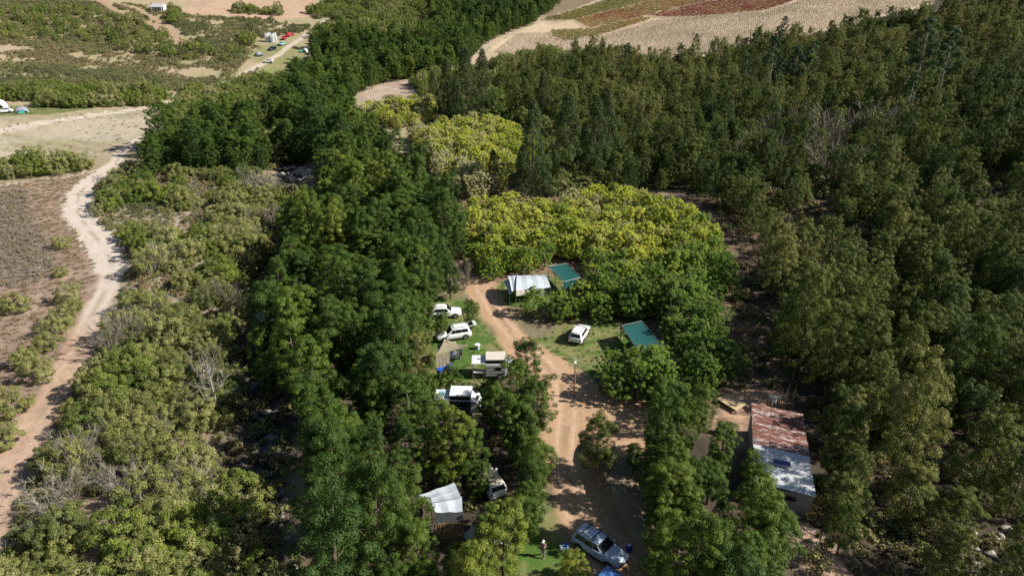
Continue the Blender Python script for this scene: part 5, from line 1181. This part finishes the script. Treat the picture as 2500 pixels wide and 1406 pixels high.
# ---- people
def cloth(name, c): return plain(name, c, .9, var=.2, scale=6)
def skinned(name, pts, edges, rad, mat, parent, lvl=1):
    me = bpy.data.meshes.new(name); me.from_pydata(pts, edges, []); me.materials.append(mat)
    o = link(name, me, parent); sk_ = o.modifiers.new("skin", 'SKIN'); sk_.use_smooth_shade = True
    for i, v in enumerate(me.skin_vertices[0].data if me.skin_vertices else []): v.radius = (rad[i], rad[i])
    if not me.skin_vertices:
        bm = bmesh.new(); bm.from_mesh(me); bm.verts.layers.skin.verify(); bm.to_mesh(me); bm.free()
        for i, v in enumerate(me.skin_vertices[0].data): v.radius = (rad[i], rad[i]); v.use_root = (i == 0)
    s_ = o.modifiers.new("sub", 'SUBSURF'); s_.levels = lvl; s_.render_levels = lvl
    return o
def person(label, loc, rz, shirt, trousers, hatm, pose):
    r = empty('person', loc, rz, label, "person", "people in the shade by the silver suv")
    hip = .92; st_ = pose.get('stride', .12)
    J = [(0, 0, hip), (0, .0, 1.12), (0, .02, 1.34), (0, .03, 1.46), (0, .05, 1.56), (0, .05, 1.70),
         (-.17, .02, 1.42), (-.25, .02, 1.17), pose.get('lh', (-.22, .16, 1.0)), (.17, .02, 1.42), (.25, .02, 1.17), pose.get('rh', (.22, .16, 1.0)),
         (-.10, 0, .86), (-.11, st_, .48), (-.11, st_*.8-.02, .09), (-.11, st_*.8+.14, .04), (.10, 0, .86), (.11, -st_*.2, .48), (.11, -st_*1.2, .09), (.11, -st_*1.2+.14, .04)]
    E = [(0, 1), (1, 2), (2, 3), (3, 4), (4, 5), (2, 6), (6, 7), (7, 8), (2, 9), (9, 10), (10, 11), (0, 12), (12, 13), (13, 14), (14, 15), (0, 16), (16, 17), (17, 18), (18, 19)]
    R_ = [.13, .125, .14, .06, .085, .085, .06, .045, .03, .06, .045, .03, .09, .065, .045, .035, .09, .065, .045, .035]
    skinned("body", J, E, R_, M['skin'], r)
    sj = [J[0], J[1], J[2], (0, .03, 1.42), J[6], tuple(Vector(J[6]).lerp(Vector(J[7]), .9)), J[9], tuple(Vector(J[9]).lerp(Vector(J[10]), .9))]
    skinned("shirt", sj, [(0, 1), (1, 2), (2, 3), (2, 4), (4, 5), (2, 6), (6, 7)], [.155, .15, .165, .09, .08, .065, .08, .065], cloth(label[:8], shirt), r)
    skinned("trousers", [J[0], J[12], J[13], J[14], J[16], J[17], J[18]], [(0, 1), (1, 2), (2, 3), (0, 4), (4, 5), (5, 6)], [.15, .11, .085, .065, .11, .085, .065], cloth(label[:8]+"_t", trousers), r)
    MB().tube([(0, .05, 1.68), (0, .05, 1.75), (0, .045, 1.81)], [.118, .11, .05], 12).build("cap", hatm, r)
    MB().box((0, .17, 1.69), (.15, .12, .02)).build("cap_peak", hatm, r)
    for sx in (-.035, .035): MB().box((sx, .142, 1.63), (.022, .012, .014)).build("eye", M['trim'], r)
    MB().box((0, .155, 1.60), (.026, .03, .045)).build("nose", M['skin'], r); MB().box((0, .143, 1.555), (.05, .012, .012)).build("mouth", M['lampred'], r)
    for side, hnd in ((-1, J[8]), (1, J[11])):
        h_ = Vector(hnd)
        for f in range(5):
            a = (f-2)*.25; skinned("finger", [tuple(h_), tuple(h_+Vector((.018*(f-2), .03, -.045))), tuple(h_+Vector((.022*(f-2), .05, -.085+.006*abs(f-2))))], [(0, 1), (1, 2)], [.012, .009, .008], M['skin'], r, 0)
    return r
person("person in white cap, mauve shirt and grey trousers walking left of the table", at(1326, 1358), 2.8, (.24, .17, .22), (.15, .14, .17), M['white'], {'lh': (-.10, .20, 1.28), 'stride': .2})
person("person in pale shirt standing just below the folding table", at(1381, 1402), 2.2, (.45, .5, .55), (.04, .04, .06), M['trim'], {})
person("person in red shirt with raised arm near the blue car", at(1402, 1412), -2.6, (.28, .07, .05), (.06, .06, .07), M['pole'], {'rh': (.2, .12, 1.55)})

# ---- far camps
for i, (px, py) in enumerate([(652, 103), (659, 102), (666, 104), (673, 103)]):
    b = at(px, py); t = empty('white_cabin', b, .15, ["leftmost", "second", "third", "rightmost"][i]+" of the four tall white cabins by the far track", "cabin", "tall white cabins"); 
    MB().box((0, 0, 2.0), (1.25, 1.3, 4.0+.5*(i % 2))).build("wall", M['white'], t); MB().box((0, -.67, 1.4), (.7, .05, 2.4)).build("door", M['greypanel'], t)
    MB().box((0, 0, 4.1+.25*(i % 2)), (1.35, 1.4, .12)).build("roof", M['white'], t)
def dome(label, px, py, w, h, m1, m2, rz=0, grp="tents at the far camps"):
    b = at(px, py); t = empty('dome_tent', b, rz, label, "tent", grp)
    def f(u, v):
        a = math.pi*(u-.0); z = h*math.sin(a)**.8 if 0 < a < math.pi else 0; k_ = 1-.55*abs(2*v-1)**2.2
        return (-w/2*math.cos(a)*(.75+.25*k_), w*.5*(v-.5)*2*.9, max(0, z*k_))
    MB().grid(f, 14, 10, thick=.02).build("fly_sheet", m1, t, smooth=True)
    MB().add([(-w*.28, -w*.46, .02), (w*.28, -w*.46, .02), (0, -w*.34, h*.72), (-w*.28, -w*.44, .02), (w*.28, -w*.44, .02), (0, -w*.32, h*.72)], [(0, 1, 2), (5, 4, 3), (0, 3, 4, 1), (1, 4, 5, 2), (2, 5, 3, 0)]).build("door", m2, t)
dome("teal and grey dome tent on the grass at the left edge", 54, 274, 3.6, 1.7, M['tentgrey'], M['teal'], .5)
dome("grey dome tent left of the dark suv", 632, 137, 3.4, 1.9, M['tentgrey'], M['trim'], .8)
dome("pale grey tent at the edge of the far trees", 746, 128, 2.6, 1.9, M['greypanel'], M['trim'], -.2)
dome("teal tent cloth beside the pale grey tent", 735, 128, 2.0, .9, M['teal'], M['trim'], .1)
dome("small red tent behind the red car", 703, 90, 2.6, 1.7, M['red'], M['trim'], .4)
dome("white canopy tent behind the white car at the left edge", 4, 262, 3.0, 2.4, M['white'], M['glass'], .1)
b = at(386, 30); t = empty('farm_house', b, -.1, "small white house with pale roof and veranda on the far hillside", "house")
MB().box((0, 2.2, 1.5), (6.4, 3.6, 3.0)).build("wall", M['white'], t)
MB().add([(-3.5, -1.8, 2.7), (3.5, -1.8, 2.7), (3.5, 4.3, 3.4), (-3.5, 4.3, 3.4), (-3.5, 1.8, 4.3), (3.5, 1.8, 4.3)], [(0, 1, 5, 4), (4, 5, 2, 3), (0, 4, 3), (1, 2, 5)]).build("roof", M['greypanel'], t)
for px_ in (-3.1, -1, 1, 3.1): MB().box((px_, -1.5, 1.35), (.2, .2, 2.7)).build("column", M['white'], t)
for px_ in (-2, 0, 2): MB().box((px_, .38, 1.5), (.9, .06, 1.3)).build("window", M['glass'], t)
MB().box((0, -1.82, 2.62), (7.0, .12, .22)).build("fascia", M['white'], t)

# ---- rocks
RK = []
for i in range(5):
    bm = bmesh.new(); bmesh.ops.create_icosphere(bm, subdivisions=2, radius=1); r = np.random.default_rng(i+400)
    for v in bm.verts:
        n_ = v.co.normalized(); v.co = Vector((n_.x*(1+.25*math.sin(n_.y*3+i)), n_.y*(.8+.2*math.cos(n_.z*4+i)), n_.z*.65))*(.85+.3*r.random())
    me = bpy.data.meshes.new("rock"); bm.to_mesh(me); bm.free(); me2 = me.copy(); me.materials.append(M['rock']); me2.materials.append(M['darkrock']); RK.append((me, me2))
def rock(px, py, s, dark, label, group, i):
    b = at(px, py); o = link('boulder', RK[i % 5][1 if dark else 0], None, b+Vector((0, 0, s*.15)), (0, 0, i*1.3)); o.scale = (s, s, s); prop(o, label, "rock", group)
rs = random.Random(5)
for i in range(60):
    a, r0 = rs.random()*6.28, rs.random()**.6; rock(722+38*r0*math.cos(a), 424+17*r0*math.sin(a), .35+.55*rs.random()**2, False, "pale boulder on the sunny stone bank above the stream", "boulders of the pale stone bank", i)
for i in range(70):
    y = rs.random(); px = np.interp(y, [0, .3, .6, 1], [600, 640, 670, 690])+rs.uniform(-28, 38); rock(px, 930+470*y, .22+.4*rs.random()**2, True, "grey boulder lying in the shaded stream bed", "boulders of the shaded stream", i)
for i in range(34): rock(rs.uniform(2300, 2500), rs.uniform(1290, 1400), .25+.4*rs.random()**2, False, "rock in the rubble at the bottom right corner", "rocks at the bottom right corner", i)
for i in range(22): rock(rs.uniform(480, 600), rs.uniform(480, 680), .25+.4*rs.random()**2, False, "pale rock between the shrubs of the river scrub", "rocks among the river scrub", i)
